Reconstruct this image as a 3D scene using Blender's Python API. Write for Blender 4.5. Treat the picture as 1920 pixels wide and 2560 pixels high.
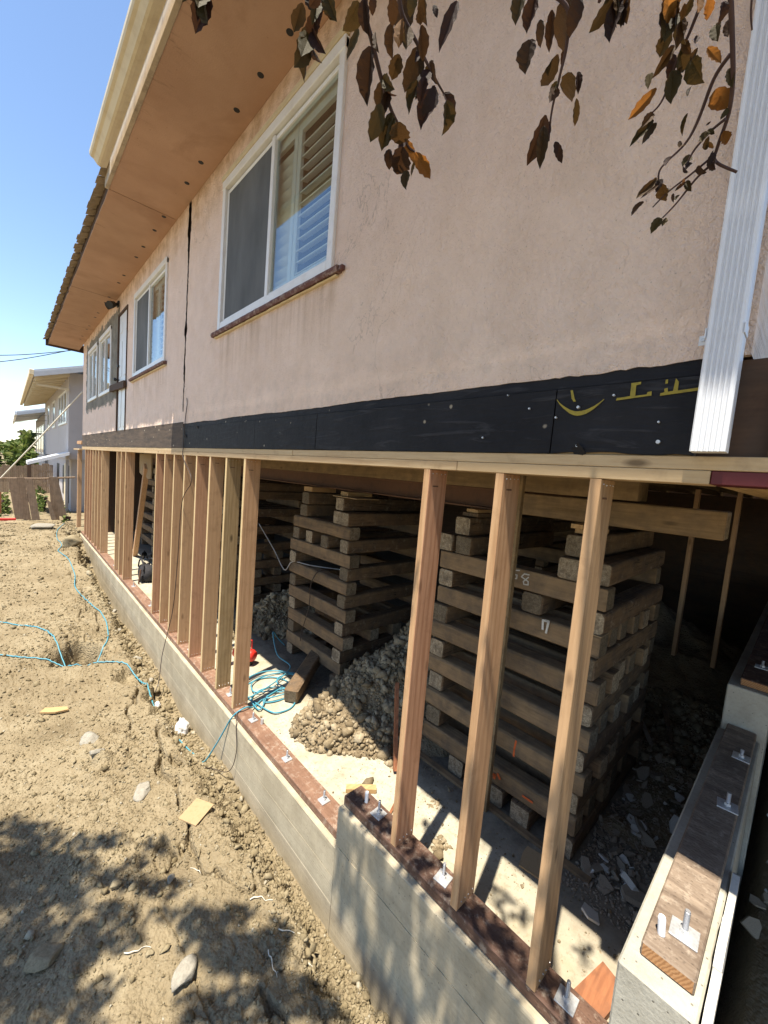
import bpy, math, random
import numpy as np
from mathutils import Vector, Matrix, Euler

for o in list(bpy.data.objects): bpy.data.objects.remove(o)
SC = bpy.context.scene
COL = SC.collection
rnd = random.Random(11)
RAD = math.radians

# ------------------------------------------------------------------ camera, sky, sun, exposure
CAM = Vector((-1.5, 0.0, 0.0))
FPX, YAW, PITCH, ROLL = 1002.117, RAD(43.38413), RAD(-5.07156), RAD(4.73157)
FWD = Vector((math.sin(YAW)*math.cos(PITCH), math.cos(YAW)*math.cos(PITCH), math.sin(PITCH)))
_r = FWD.cross(Vector((0, 0, 1))).normalized(); _u = _r.cross(FWD)
RT = _r*math.cos(ROLL) + _u*math.sin(ROLL)
UP = -_r*math.sin(ROLL) + _u*math.cos(ROLL)
cam = bpy.data.cameras.new('camera'); camo = bpy.data.objects.new('camera', cam); COL.objects.link(camo)
cam.sensor_fit = 'HORIZONTAL'; cam.sensor_width = 36; cam.lens = 36*FPX/1920
cam.clip_start = 0.05; cam.clip_end = 3000
m3 = Matrix((RT, UP, -FWD)).transposed()
camo.matrix_world = Matrix.Translation(CAM) @ m3.to_4x4()
SC.camera = camo
SC.render.resolution_x = 768; SC.render.resolution_y = 1024
SUN_TO = Vector((-1.0, -0.27, 3.2)).normalized()
W = bpy.data.worlds.new('World'); SC.world = W; W.use_nodes = True
wn = W.node_tree; wn.nodes.clear()
wo = wn.nodes.new('ShaderNodeOutputWorld'); wb = wn.nodes.new('ShaderNodeBackground'); ws = wn.nodes.new('ShaderNodeTexSky')
ws.sky_type = 'NISHITA'; ws.sun_disc = False
ws.sun_elevation = math.asin(SUN_TO.z); ws.sun_rotation = math.atan2(SUN_TO.x, SUN_TO.y)
ws.air_density = 1.0; ws.dust_density = 0.15; ws.ozone_density = 1.8; ws.altitude = 30
wb.inputs['Strength'].default_value = 0.12
wn.links.new(ws.outputs[0], wb.inputs[0]); wn.links.new(wb.outputs[0], wo.inputs[0])
sl = bpy.data.lights.new('sun', 'SUN'); slo = bpy.data.objects.new('sun', sl); COL.objects.link(slo)
sl.energy = 5.0; sl.angle = RAD(0.53); sl.color = (1.0, 0.92, 0.78)
slo.rotation_euler = SUN_TO.to_track_quat('Z', 'Y').to_euler()
slo.location = (-6, -2, 12)
SC.view_settings.view_transform = 'Standard'; SC.view_settings.look = 'None'
SC.view_settings.gamma = 1; SC.view_settings.use_curve_mapping = False
SC.view_settings.exposure = 1.18
SC.render.engine = 'CYCLES'
try:
    SC.cycles.max_bounces = 10; SC.cycles.diffuse_bounces = 5; SC.cycles.transparent_max_bounces = 16
except Exception: pass

def pix(px, py):
    return RT*(px-960) + UP*(1280-py) + FWD*FPX
def at_y(px, py, y):
    d = pix(px, py); return CAM + d*(y/d.y)
def at_x(px, py, x):
    d = pix(px, py); return CAM + d*((x+1.5)/d.x)
def at_d(px, py, dist):
    d = pix(px, py); return CAM + d.normalized()*dist
def proj(p):
    v = Vector(p)-CAM; w = v.dot(FWD)
    if w <= 0.01: return None
    return 960+FPX*v.dot(RT)/w, 1280-FPX*v.dot(UP)/w
def in_frame(p, mg=60):
    q = proj(p)
    return q is not None and -mg < q[0] < 1920+mg and -mg < q[1] < 2560+mg

# ------------------------------------------------------------------ numpy noise
def _h(ix, iy, s):
    n = (ix.astype(np.int64)*374761393 + iy.astype(np.int64)*668265263 + s*1274126177) & 0x7fffffff
    n = ((n ^ (n >> 13))*1274126177) & 0x7fffffff
    return ((n ^ (n >> 16)) & 0xffff)/65535.0
def vn(x, y, s=0):
    x = np.asarray(x, float); y = np.asarray(y, float)
    ix = np.floor(x); iy = np.floor(y); fx = x-ix; fy = y-iy
    fx = fx*fx*(3-2*fx); fy = fy*fy*(3-2*fy)
    a = _h(ix, iy, s); b = _h(ix+1, iy, s); c = _h(ix, iy+1, s); d = _h(ix+1, iy+1, s)
    return (a+(b-a)*fx)*(1-fy) + (c+(d-c)*fx)*fy - 0.5
def fbm(x, y, f, o=4, s=0, g=0.5):
    t = 0; a = 1.0
    for i in range(o):
        t = t + a*vn(np.asarray(x)*f+i*17.3, np.asarray(y)*f-i*9.1, s+i); f = f*2.03; a *= g
    return t
def sstep(a, b, x):
    t = np.clip((np.asarray(x, float)-a)/(b-a), 0, 1); return t*t*(3-2*t)

# ------------------------------------------------------------------ mesh builder
def tagit(o, label=None, cat=None, group=None, kind=None):
    if label: o['label'] = label
    if cat: o['category'] = cat
    if group: o['group'] = group
    if kind: o['kind'] = kind
    return o
def thing(name, label, cat, loc=(0, 0, 0), group=None):
    o = bpy.data.objects.new(name, None); COL.objects.link(o); o.location = loc
    o.empty_display_size = 0.1
    return tagit(o, label, cat, group)
ABS = {}
def aloc(o): return ABS.get(o.name, Vector(o.location)) if o else Vector((0, 0, 0))
def link(name, me, loc, parent=None, rot=None, scale=None):
    o = bpy.data.objects.new(name, me); COL.objects.link(o)
    loc = Vector(loc); ABS[o.name] = loc
    if parent:
        o.parent = parent; o.location = loc - aloc(parent)
    else: o.location = loc
    if rot is not None: o.rotation_euler = rot
    if scale is not None: o.scale = scale
    return o

class MB:
    def __init__(s): s.v = []; s.f = []; s.mi = []
    def add(s, vs, fs, mi=0, M=None):
        b = len(s.v)
        for p in vs:
            p = Vector(p); s.v.append(tuple(M @ p) if M else tuple(p))
        for f in fs: s.f.append(tuple(i+b for i in f)); s.mi.append(mi)
        return s
    def box(s, x0, x1, y0, y1, z0, z1, ch=0.0, mi=0, M=None, ends=None, jit=0, rg=None):
        c = ((x0+x1)/2, (y0+y1)/2, (z0+z1)/2); h = (abs(x1-x0)/2, abs(y1-y0)/2, abs(z1-z0)/2)
        ch = min(ch, min(h)*0.45)
        if ch <= 0:
            vs = [(c[0]+a*h[0], c[1]+b*h[1], c[2]+d*h[2]) for a in (-1, 1) for b in (-1, 1) for d in (-1, 1)]
            fs = [(0, 1, 3, 2), (4, 6, 7, 5), (0, 4, 5, 1), (2, 3, 7, 6), (0, 2, 6, 4), (1, 5, 7, 3)]
            ax = [0, 0, 1, 1, 2, 2]
            b0 = len(s.v); s.add(vs, [], 0, M)
            for f, a in zip(fs, ax):
                s.f.append(tuple(i+b0 for i in f)); s.mi.append(1 if ends == a else mi)
            return s
        vs = []; idx = {}
        for a in (-1, 1):
            for b in (-1, 1):
                for d in (-1, 1):
                    for k in range(3):
                        p = [a*h[0], b*h[1], d*h[2]]
                        for q in range(3):
                            if q != k: p[q] -= (a, b, d)[q]*ch
                        if jit: p = [p[q]+rg.uniform(-jit, jit) for q in range(3)]
                        idx[(a, b, d, k)] = len(vs); vs.append((c[0]+p[0], c[1]+p[1], c[2]+p[2]))
        fs = []; ms = []
        def sg(k, sv, p, q):
            t = [0, 0, 0]; t[k] = sv; o = [i for i in range(3) if i != k]; t[o[0]] = p; t[o[1]] = q; return tuple(t)
        for k in range(3):
            for sv in (-1, 1):
                loop = [idx[sg(k, sv, p, q)+(k,)] for p, q in ((-1, -1), (1, -1), (1, 1), (-1, 1))]
                fl = (sv > 0) ^ (k == 1)
                fs.append(tuple(loop) if fl else tuple(reversed(loop))); ms.append(1 if ends == k else mi)
        for k in range(3):
            o = [i for i in range(3) if i != k]
            for p in (-1, 1):
                for q in (-1, 1):
                    def t(kv):
                        r = [0, 0, 0]; r[k] = kv; r[o[0]] = p; r[o[1]] = q; return tuple(r)
                    fs.append((idx[t(-1)+(o[0],)], idx[t(1)+(o[0],)], idx[t(1)+(o[1],)], idx[t(-1)+(o[1],)])); ms.append(mi)
        for a in (-1, 1):
            for b in (-1, 1):
                for d in (-1, 1):
                    fs.append(tuple(idx[(a, b, d, k)] for k in range(3))); ms.append(mi)
        b0 = len(s.v); s.add(vs, [], 0, M)
        for f, m in zip(fs, ms): s.f.append(tuple(i+b0 for i in f)); s.mi.append(m)
        return s
    def tube(s, pts, r, n=6, mi=0, cap=True):
        pts = [Vector(p) for p in pts]; N = len(pts); b = len(s.v)
        up = Vector((0.13, 0.21, 0.97)); prev = None
        for i, p in enumerate(pts):
            t = (pts[min(i+1, N-1)]-pts[max(i-1, 0)])
            if t.length < 1e-9: t = Vector((0, 0, 1))
            t.normalize()
            a = (prev if prev is not None else up); a = a - t*a.dot(t)
            if a.length < 1e-4: a = Vector((1, 0.1, 0)) - t*t.x
            a.normalize(); prev = a; c = t.cross(a)
            rr = r[i] if hasattr(r, '__len__') else r
            for k in range(n):
                an = 2*math.pi*k/n; s.v.append(tuple(p + (a*math.cos(an)+c*math.sin(an))*rr))
        for i in range(N-1):
            for k in range(n):
                k2 = (k+1) % n
                s.f.append((b+i*n+k, b+i*n+k2, b+(i+1)*n+k2, b+(i+1)*n+k)); s.mi.append(mi)
        if cap:
            s.f.append(tuple(b+k for k in reversed(range(n)))); s.mi.append(mi)
            s.f.append(tuple(b+(N-1)*n+k for k in range(n))); s.mi.append(mi)
        return s
    def prism(s, poly, o, ux, uy, un, th, mi=0):
        """polygon (2D) on plane o,ux,uy extruded along un by th"""
        o = Vector(o); ux = Vector(ux); uy = Vector(uy); un = Vector(un); n = len(poly)
        b = len(s.v)
        for q in (0, th):
            for p in poly: s.v.append(tuple(o+ux*p[0]+uy*p[1]+un*q))
        s.f.append(tuple(b+i for i in reversed(range(n)))); s.mi.append(mi)
        s.f.append(tuple(b+n+i for i in range(n))); s.mi.append(mi)
        for i in range(n):
            j = (i+1) % n
            s.f.append((b+i, b+j, b+n+j, b+n+i)); s.mi.append(mi)
        return s
    def mesh(s, name, mats, org=(0, 0, 0), smooth=False):
        me = bpy.data.meshes.new(name)
        ox, oy, oz = org
        me.from_pydata([(a-ox, b-oy, c-oz) for a, b, c in s.v], [], s.f)
        for m in (mats if isinstance(mats, (list, tuple)) else [mats]): me.materials.append(m)
        if any(s.mi): me.polygons.foreach_set('material_index', s.mi)
        if smooth: me.polygons.foreach_set('use_smooth', [True]*len(s.f))
        me.validate(); me.update()
        return me
    def build(s, name, mats, parent=None, org=None, smooth=False, label=None):
        if org is None:
            a = np.array(s.v); lo = a.min(0); hi = a.max(0); org = ((lo[0]+hi[0])/2, (lo[1]+hi[1])/2, lo[2])
        o = link(name, s.mesh(name, mats, org, smooth), org, parent)
        if label: o['label'] = label
        return o
def fast_mesh(name, V, F, mat, smooth=True):
    """V (n,3), F (m,k) numpy"""
    me = bpy.data.meshes.new(name); k = F.shape[1]
    me.vertices.add(len(V)); me.vertices.foreach_set('co', np.ascontiguousarray(V, dtype=np.float32).ravel())
    me.loops.add(F.size); me.loops.foreach_set('vertex_index', np.ascontiguousarray(F, dtype=np.int32).ravel())
    me.polygons.add(len(F)); me.polygons.foreach_set('loop_start', np.arange(0, F.size, k, dtype=np.int32))
    me.materials.append(mat)
    if smooth: me.polygons.foreach_set('use_smooth', np.ones(len(F), dtype=bool))
    me.update(calc_edges=True); me.validate()
    return me
def grid_faces(ny, nx):
    i = np.arange(ny*nx).reshape(ny, nx)
    return np.stack([i[:-1, :-1].ravel(), i[:-1, 1:].ravel(), i[1:, 1:].ravel(), i[1:, :-1].ravel()], 1)

# ------------------------------------------------------------------ materials
class NT:
    def __init__(s, name):
        s.m = bpy.data.materials.new(name); s.m.use_nodes = True; s.t = s.m.node_tree
        s.b = s.t.nodes['Principled BSDF']; s.out = s.t.nodes['Material Output']
    def n(s, ty, ins=None, **pr):
        nd = s.t.nodes.new('ShaderNode'+ty)
        for k, v in pr.items(): setattr(nd, k, v)
        for k, v in (ins or {}).items(): s.set(nd, k, v)
        return nd
    def set(s, nd, k, v):
        i = nd.inputs[k]
        if isinstance(v, bpy.types.NodeSocket): s.t.links.new(v, i)
        elif isinstance(v, (tuple, list)) and len(v) == 3 and i.type == 'RGBA': i.default_value = (*v, 1)
        else: i.default_value = v
    def mix(s, f, a, b, bl='MIX'):
        nd = s.n('Mix', data_type='RGBA', blend_type=bl)
        s.set(nd, 0, f); s.set(nd, 6, a); s.set(nd, 7, b); return nd.outputs[2]
    def math(s, op, a, b=0.0, c=None):
        nd = s.n('Math', operation=op); s.set(nd, 0, a); s.set(nd, 1, b)
        if c is not None: s.set(nd, 2, c)
        return nd.outputs[0]
    def ramp(s, f, st):
        nd = s.n('ValToRGB'); s.set(nd, 'Fac', f); cr = nd.color_ramp
        while len(cr.elements) < len(st): cr.elements.new(0.5)
        for e, (p, c) in zip(cr.elements, st):
            e.position = p; e.color = (c, c, c, 1) if not hasattr(c, '__len__') else (*c, 1)
        return nd.outputs[0]
    def noise(s, vec, sc, det=4, rough=0.55, dist=0.0):
        nd = s.n('TexNoise', {'Scale': sc, 'Detail': det, 'Roughness': rough, 'Distortion': dist})
        if vec is not None: s.set(nd, 'Vector', vec)
        return nd.outputs[0]
    def vor(s, vec, sc, feat='F1'):
        nd = s.n('TexVoronoi', {'Scale': sc}, feature=feat)
        if vec is not None: s.set(nd, 'Vector', vec)
        return nd.outputs['Distance']
    def map(s, vec, sc, loc=(0, 0, 0)):
        nd = s.n('Mapping', {'Vector': vec, 'Scale': sc, 'Location': loc}); return nd.outputs[0]
    def obj(s):
        tc = s.n('TexCoord').outputs['Object']; r = s.n('ObjectInfo').outputs['Random']
        v = s.n('CombineXYZ', {0: s.math('MULTIPLY', r, 37.1), 1: s.math('MULTIPLY', r, 91.7), 2: s.math('MULTIPLY', r, 53.3)}).outputs[0]
        return s.n('VectorMath', {0: tc, 1: v}, operation='ADD').outputs[0], r
    def pos(s): return s.n('NewGeometry').outputs['Position']
    def bump(s, h, st=0.3, d=0.01, nrm=None):
        nd = s.n('Bump', {'Height': h, 'Strength': st, 'Distance': d})
        if nrm is not None: s.set(nd, 'Normal', nrm)
        return nd.outputs[0]
    def fin(s, col, rough=0.8, nrm=None, spec=0.3, metal=0.0):
        s.set(s.b, 'Base Color', col); s.set(s.b, 'Roughness', rough); s.set(s.b, 'Specular IOR Level', spec); s.set(s.b, 'Metallic', metal)
        if nrm is not None: s.set(s.b, 'Normal', nrm)
        return s.m
AX = {'x': (1.2, 15, 15), 'y': (15, 1.2, 15), 'z': (15, 15, 1.2)}
def wood(name, ax, c1, c2, c3, rough=0.75, knot=0.8, dirt=0.0, bump=0.25):
    t = NT(name); v, r = t.obj()
    a = t.map(v, AX[ax]); big = t.noise(a, 1.0, 5, 0.6, 1.6)
    fine = t.noise(t.map(v, tuple(5.5*q for q in AX[ax])), 1.0, 3, 0.6)
    w = t.n('TexWave', {'Vector': t.map(v, tuple(q*(0.55 if q > 2 else 0.28) for q in AX[ax])), 'Scale': 1.0, 'Distortion': 11.0, 'Detail': 4, 'Detail Scale': 0.9, 'Detail Roughness': 0.65},
            wave_type='BANDS', bands_direction={'x': 'Y', 'y': 'X', 'z': 'X'}[ax]).outputs['Fac']
    g = t.math('ADD', t.math('MULTIPLY', big, 0.68), t.math('MULTIPLY', w, 0.32))
    col = t.ramp(g, [(0.2, c2), (0.5, c1), (0.85, tuple(min(1, q*1.18) for q in c1))])
    col = t.mix(t.math('MULTIPLY', t.ramp(fine, [(0.35, 1.0), (0.6, 0.0)]), 0.5), col, c2)
    col = t.mix(t.math('MULTIPLY', r, 0.55), col, c3)
    if knot:
        k = t.vor(t.map(v, tuple((q*0.5 if q > 2 else q*2.2) for q in AX[ax])), 1.0)
        col = t.mix(t.math('MULTIPLY', t.ramp(k, [(0.05, 1.0), (0.13, 0.0)]), knot), col, tuple(q*0.3 for q in c2))
    if dirt:
        col = t.mix(t.math('MULTIPLY', t.ramp(t.noise(v, 9, 5, 0.65), [(0.42, 0.0), (0.66, 1.0)]), dirt), col, (0.05, 0.045, 0.04))
    if dirt > 0.5:
        spl = t.noise(t.map(v, tuple(q*(2.6 if q > 2 else 0.9) for q in AX[ax])), 1.0, 2, 0.5, 0.4)
        sm = t.ramp(spl, [(0.475, 0.0), (0.497, 1.0), (0.503, 1.0), (0.525, 0.0)])
        col = t.mix(t.math('MULTIPLY', sm, t.math('MULTIPLY', t.ramp(t.noise(v, 3, 2), [(0.45, 0.0), (0.6, 1.0)]), 0.85)), col, (0.02, 0.015, 0.01))
        pale = t.ramp(t.noise(v, 16, 5, 0.75), [(0.56, 0.0), (0.7, 1.0)])
        col = t.mix(t.math('MULTIPLY', pale, 0.4), col, (0.42, 0.34, 0.23))
    hgt = t.math('ADD', fine, t.math('MULTIPLY', big, 0.8))
    wear = t.noise(v, 7, 5, 0.7)
    col = t.mix(t.ramp(wear, [(0.55, 0.0), (0.75, 0.35)]), col, tuple(q*0.5 for q in c2))
    return t.fin(col, rough, t.bump(hgt, bump, 0.004), 0.25)
M = {}
for ax in 'yz':
    M['fir_'+ax] = wood('fir_'+ax, ax, (0.47, 0.28, 0.155), (0.34, 0.175, 0.085), (0.51, 0.335, 0.185), knot=0.5)
M['fir_x'] = wood('fir_x', 'x', (0.44, 0.28, 0.13), (0.32, 0.18, 0.08), (0.46, 0.33, 0.16))
M['plate'] = wood('plate', 'y', (0.46, 0.33, 0.19), (0.33, 0.21, 0.11), (0.50, 0.38, 0.22))
M['timber_x'] = wood('timber_x', 'x', (0.15, 0.094, 0.052), (0.065, 0.04, 0.023), (0.21, 0.137, 0.075), 0.85, 0.4, 0.55, 0.7)
M['timber_y'] = wood('timber_y', 'y', (0.20, 0.13, 0.07), (0.085, 0.054, 0.03), (0.26, 0.175, 0.097), 0.85, 0.4, 0.5, 0.7)
M['oldbeam'] = wood('oldbeam', 'y', (0.24, 0.155, 0.082), (0.13, 0.08, 0.04), (0.25, 0.18, 0.09), 0.8, 0.5, 0.35)
M['board_z'] = wood('board_z', 'z', (0.24, 0.17, 0.115), (0.13, 0.085, 0.055), (0.3, 0.23, 0.17), 0.9, 0.5, 0.3)
M['redboard'] = wood('redboard', 'x', (0.30, 0.12, 0.055), (0.15, 0.05, 0.025), (0.26, 0.11, 0.05), 0.7, 0.5, 0.3)
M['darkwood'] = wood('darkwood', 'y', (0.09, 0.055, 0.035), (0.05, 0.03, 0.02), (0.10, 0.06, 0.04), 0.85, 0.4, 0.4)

def endgrain(name, c1, c2):
    t = NT(name); v, r = t.obj()
    n = t.noise(v, 42, 5, 0.75); cr = t.noise(t.map(v, (22, 22, 22)), 1.0, 4, 0.7, 2.5)
    lo = tuple(q*0.45 for q in c2)
    col = t.mix(t.ramp(r, [(0.35, 0.0), (0.75, 1.0)]), t.ramp(n, [(0.35, c2), (0.62, c1)]), t.ramp(n, [(0.3, lo), (0.7, tuple(q*0.5 for q in c1))]))
    col = t.mix(t.math('MULTIPLY', t.ramp(cr, [(0.46, 0.0), (0.495, 1.0), (0.505, 1.0), (0.54, 0.0)]), 0.55), col, (0.035, 0.028, 0.02))
    col = t.mix(t.math('MULTIPLY', t.ramp(t.noise(v, 9, 4), [(0.5, 0.0), (0.68, 1.0)]), 0.6), col, (0.09, 0.07, 0.05))
    return t.fin(col, 0.95, t.bump(t.math('ADD', n, cr), 0.6, 0.008), 0.1)
M['timber_end'] = endgrain('timber_end', (0.42, 0.34, 0.235), (0.21, 0.155, 0.10))
M['sill_end'] = endgrain('sill_end', (0.44, 0.22, 0.075), (0.30, 0.12, 0.035))
def rings():
    t = NT('cut_end'); v, r = t.obj()
    w = t.n('TexWave', {'Vector': t.map(v, (1, 1, 1), (0, 0.03, 0.12)), 'Scale': 34, 'Distortion': 4.0, 'Detail': 3, 'Detail Scale': 2}, wave_type='RINGS', rings_direction='X').outputs['Fac']
    col = t.ramp(w, [(0.2, (0.26, 0.125, 0.05)), (0.7, (0.36, 0.19, 0.085))])
    return t.fin(col, 0.7, t.bump(w, 0.2, 0.002))
M['cut_end'] = rings()

def pt_sill(name, c1, c2, c3):
    t = NT(name); v, r = t.obj()
    g = t.noise(t.map(v, AX['y']), 1.0, 5, 0.65, 1.0)
    col = t.ramp(g, [(0.25, c2), (0.6, c1), (0.85, c3)])
    # incising marks of the treatment
    inc = t.vor(t.map(v, (95, 55, 95)), 1.0)
    col = t.mix(t.math('MULTIPLY', t.ramp(inc, [(0.1, 1.0), (0.3, 0.0)]), 0.55), col, tuple(q*0.35 for q in c2))
    col = t.mix(t.math('MULTIPLY', t.ramp(t.noise(v, 22, 4, 0.7), [(0.52, 0.0), (0.68, 1.0)]), 0.45), col, (0.45, 0.38, 0.30))
    col = t.mix(t.math('MULTIPLY', t.ramp(t.noise(v, 5, 3, 0.6), [(0.5, 0.0), (0.66, 1.0)]), 0.5), col, c2)
    return t.fin(col, 0.75, t.bump(t.math('ADD', g, inc), 0.4, 0.004), 0.3)
M['pt_red'] = pt_sill('pt_red', (0.235, 0.135, 0.088), (0.13, 0.066, 0.04), (0.31, 0.205, 0.145))
M['pt_dark'] = pt_sill('pt_dark', (0.135, 0.075, 0.05), (0.05, 0.027, 0.02), (0.22, 0.14, 0.095))
M['pt_grey'] = pt_sill('pt_grey', (0.25, 0.19, 0.14), (0.10, 0.07, 0.05), (0.36, 0.29, 0.22))

def stucco():
    t = NT('stucco'); p = t.pos(); sx = t.n('SeparateXYZ', {0: p})
    y = sx.outputs[1]; z = sx.outputs[2]
    v1 = t.map(p, (1, 48, 30)); v2 = t.map(p, (1, 130, 110))
    n1 = t.noise(v1, 1.0, 5, 0.62, 0.6); n2 = t.noise(v2, 1.0, 4, 0.6)
    big = t.noise(p, 1.6, 5, 0.6)
    base = t.ramp(big, [(0.3, (0.83, 0.645, 0.53)), (0.55, (0.855, 0.67, 0.555)), (0.75, (0.87, 0.69, 0.575))])
    # vertical washed streaks
    st = t.noise(t.map(p, (1, 9, 0.7)), 1.0, 5, 0.6)
    base = t.mix(t.math('MULTIPLY', t.ramp(st, [(0.42, 0.0), (0.7, 1.0)]), 0.18), base, (0.86, 0.70, 0.58))
    # mottled ochre tone, stronger towards the soffit
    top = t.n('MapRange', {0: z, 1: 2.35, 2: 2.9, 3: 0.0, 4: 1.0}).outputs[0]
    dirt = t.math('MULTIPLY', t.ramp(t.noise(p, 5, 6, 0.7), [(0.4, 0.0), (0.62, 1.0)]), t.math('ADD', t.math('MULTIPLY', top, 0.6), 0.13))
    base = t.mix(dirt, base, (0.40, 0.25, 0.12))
    # rusty and ochre runs below the window sills, splash dirt near the cut lower edge, hairline cracks
    def zone(a, b, w): return t.math('MULTIPLY', t.n('MapRange', {0: y, 1: a-w, 2: a+w, 3: 0.0, 4: 1.0}).outputs[0], t.n('MapRange', {0: y, 1: b-w, 2: b+w, 3: 1.0, 4: 0.0}).outputs[0])
    run = t.ramp(t.noise(t.map(p, (1, 7, 0.5)), 1.0, 5, 0.65), [(0.44, 0.0), (0.62, 1.0)])
    below = t.math('MULTIPLY', t.n('MapRange', {0: z, 1: 0.75, 2: 1.2, 3: 0.0, 4: 1.0}).outputs[0], t.n('MapRange', {0: z, 1: 1.26, 2: 1.27, 3: 1.0, 4: 0.0}).outputs[0])
    sz = t.math('MAXIMUM', zone(2.15, 4.2, 0.05), zone(5.9, 7.9, 0.05))
    base = t.mix(t.math('MULTIPLY', t.math('MULTIPLY', run, below), t.math('MULTIPLY', sz, 0.55)), base, (0.42, 0.27, 0.15))
    low = t.n('MapRange', {0: z, 1: 0.42, 2: 0.85, 3: 1.0, 4: 0.0}).outputs[0]
    base = t.mix(t.math('MULTIPLY', low, t.ramp(t.noise(p, 8, 6, 0.7), [(0.45, 0.0), (0.65, 0.4)])), base, (0.50, 0.42, 0.36))
    hc = t.noise(t.map(p, (1, 1.2, 0.9)), 1.0, 6, 0.6, 0.5)
    base = t.mix(t.math('MULTIPLY', t.ramp(hc, [(0.497, 0.0), (0.4995, 1.0), (0.5005, 1.0), (0.503, 0.0)]), t.math('MULTIPLY', t.ramp(t.noise(p, 0.9, 2), [(0.5, 0.0), (0.56, 0.4)]), 1.0)), base, (0.30, 0.22, 0.17))
    # fine black specks
    sp = t.noise(v2, 1.0, 2, 0.5)
    base = t.mix(t.math('MULTIPLY', t.ramp(sp, [(0.66, 0.0), (0.74, 1.0)]), 0.45), base, (0.22, 0.16, 0.12))
    # grey cement patch coat round the paired windows
    nz = t.noise(t.map(p, (1, 2.2, 6)), 1.0, 5, 0.7)
    def edge(s_, a, w, sign):
        q = t.math('ADD', s_, t.math('MULTIPLY', t.math('SUBTRACT', nz, 0.5), 0.55))
        d = t.math('MULTIPLY', t.math('SUBTRACT', q, a), sign/w)
        nd = t.n('Clamp', {0: d}); return nd.outputs[0]
    mk = t.math('MULTIPLY', t.math('MULTIPLY', edge(y, 9.0, 0.05, 1), edge(y, 13.3, 0.05, -1)), t.math('MULTIPLY', edge(z, 0.98, 0.06, 1), edge(z, 2.72, 0.05, -1)))
    grey = t.ramp(t.noise(p, 3, 5, 0.7), [(0.35, (0.15, 0.14, 0.115)), (0.65, (0.29, 0.265, 0.22))])
    base = t.mix(mk, base, grey)
    h = t.math('ADD', t.math('MULTIPLY', n1, 1.0), t.math('MULTIPLY', n2, 0.6))
    return t.fin(base, 0.9, t.bump(t.math('MULTIPLY', h, t.ramp(t.noise(p, 2.3, 3), [(0.35, 0.75), (0.65, 1.0)])), 0.85, 0.026), 0.15)
M['stucco'] = stucco()
def soffit():
    t = NT('soffit_board'); p = t.pos(); sx = t.n('SeparateXYZ', {0: p})
    n = t.noise(p, 2.2, 6, 0.6)
    col = t.ramp(n, [(0.3, (0.40, 0.25, 0.17)), (0.7, (0.475, 0.31, 0.215))])
    ed = t.n('MapRange', {0: sx.outputs[0], 1: -0.7, 2: -0.42, 3: 1.0, 4: 0.0}).outputs[0]
    st = t.noise(t.map(p, (3.0, 16, 1)), 1.0, 6, 0.7, 1.0)
    col = t.mix(t.math('MULTIPLY', t.math('MULTIPLY', t.ramp(st, [(0.56, 0.0), (0.72, 1.0)]), t.math('MULTIPLY', ed, t.ramp(t.noise(p, 0.9, 3), [(0.45, 0.15), (0.65, 1.0)]))), 0.75), col, (0.12, 0.07, 0.045))
    yj = sx.outputs[1]
    for j in (9.35, 12.1, 2.0):
        dj = t.math('ABSOLUTE', t.math('SUBTRACT', t.math('ADD', yj, t.math('MULTIPLY', t.noise(p, 12, 3), 0.03)), j+0.015))
        col = t.mix(t.ramp(dj, [(0.006, 0.75), (0.02, 0.0)]), col, (0.16, 0.09, 0.055))
    blot = t.ramp(t.noise(p, 1.1, 5, 0.65, 0.6), [(0.56, 0.0), (0.72, 0.45)])
    col = t.mix(blot, col, (0.27, 0.15, 0.09))
    nd = t.vor(t.map(p, (9, 4.5, 1)), 1.0)
    col = t.mix(t.ramp(nd, [(0.03, 0.55), (0.05, 0.0)]), col, (0.22, 0.12, 0.07))
    return t.fin(col, 0.85, t.bump(t.math('ADD', t.noise(p, 90, 3), t.noise(p, 14, 5, 0.7)), 0.25, 0.006), 0.2)
M['soffit'] = soffit()
def paint(name, c, rough=0.5, dirt=(0.2, 0.15, 0.1), amt=0.35, sc=7, bump=0.1):
    t = NT(name); v, r = t.obj(); n = t.noise(v, sc, 6, 0.7)
    col = t.mix(t.math('MULTIPLY', t.ramp(n, [(0.48, 0.0), (0.75, 1.0)]), amt), c, dirt)
    col = t.mix(t.math('MULTIPLY', t.noise(v, 1.3, 3), 0.25), col, tuple(q*0.8 for q in c))
    return t.fin(col, rough, t.bump(t.noise(v, 45, 4), bump, 0.003), 0.4)
M['gutter'] = paint('gutter', (0.60, 0.52, 0.36), 0.5, (0.34, 0.24, 0.12), 0.55, 5)
M['fascia'] = paint('fascia', (0.42, 0.34, 0.24), 0.7, (0.10, 0.07, 0.05), 0.8, 6)
M['vinyl'] = paint('vinyl', (0.74, 0.73, 0.70), 0.35, (0.42, 0.36, 0.27), 0.35, 6)
M['oldcream'] = paint('oldcream', (0.60, 0.50, 0.32), 0.6, (0.3, 0.2, 0.1), 0.5, 8)
M['white_metal'] = paint('white_metal', (0.68, 0.70, 0.74), 0.35, (0.5, 0.48, 0.44), 0.15, 20, 0.01)
M['shutter'] = paint('shutter', (0.80, 0.78, 0.71), 0.5, (0.4, 0.35, 0.27), 0.1)
M['door'] = paint('door', (0.68, 0.68, 0.66), 0.4, (0.4, 0.33, 0.25), 0.3)
M['redsill'] = paint('redsill', (0.12, 0.05, 0.04), 0.8, (0.52, 0.44, 0.36), 0.75, 26, 0.6)
M['black'] = paint('black', (0.015, 0.015, 0.016), 0.5, (0.06, 0.055, 0.05), 0.4)
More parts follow.
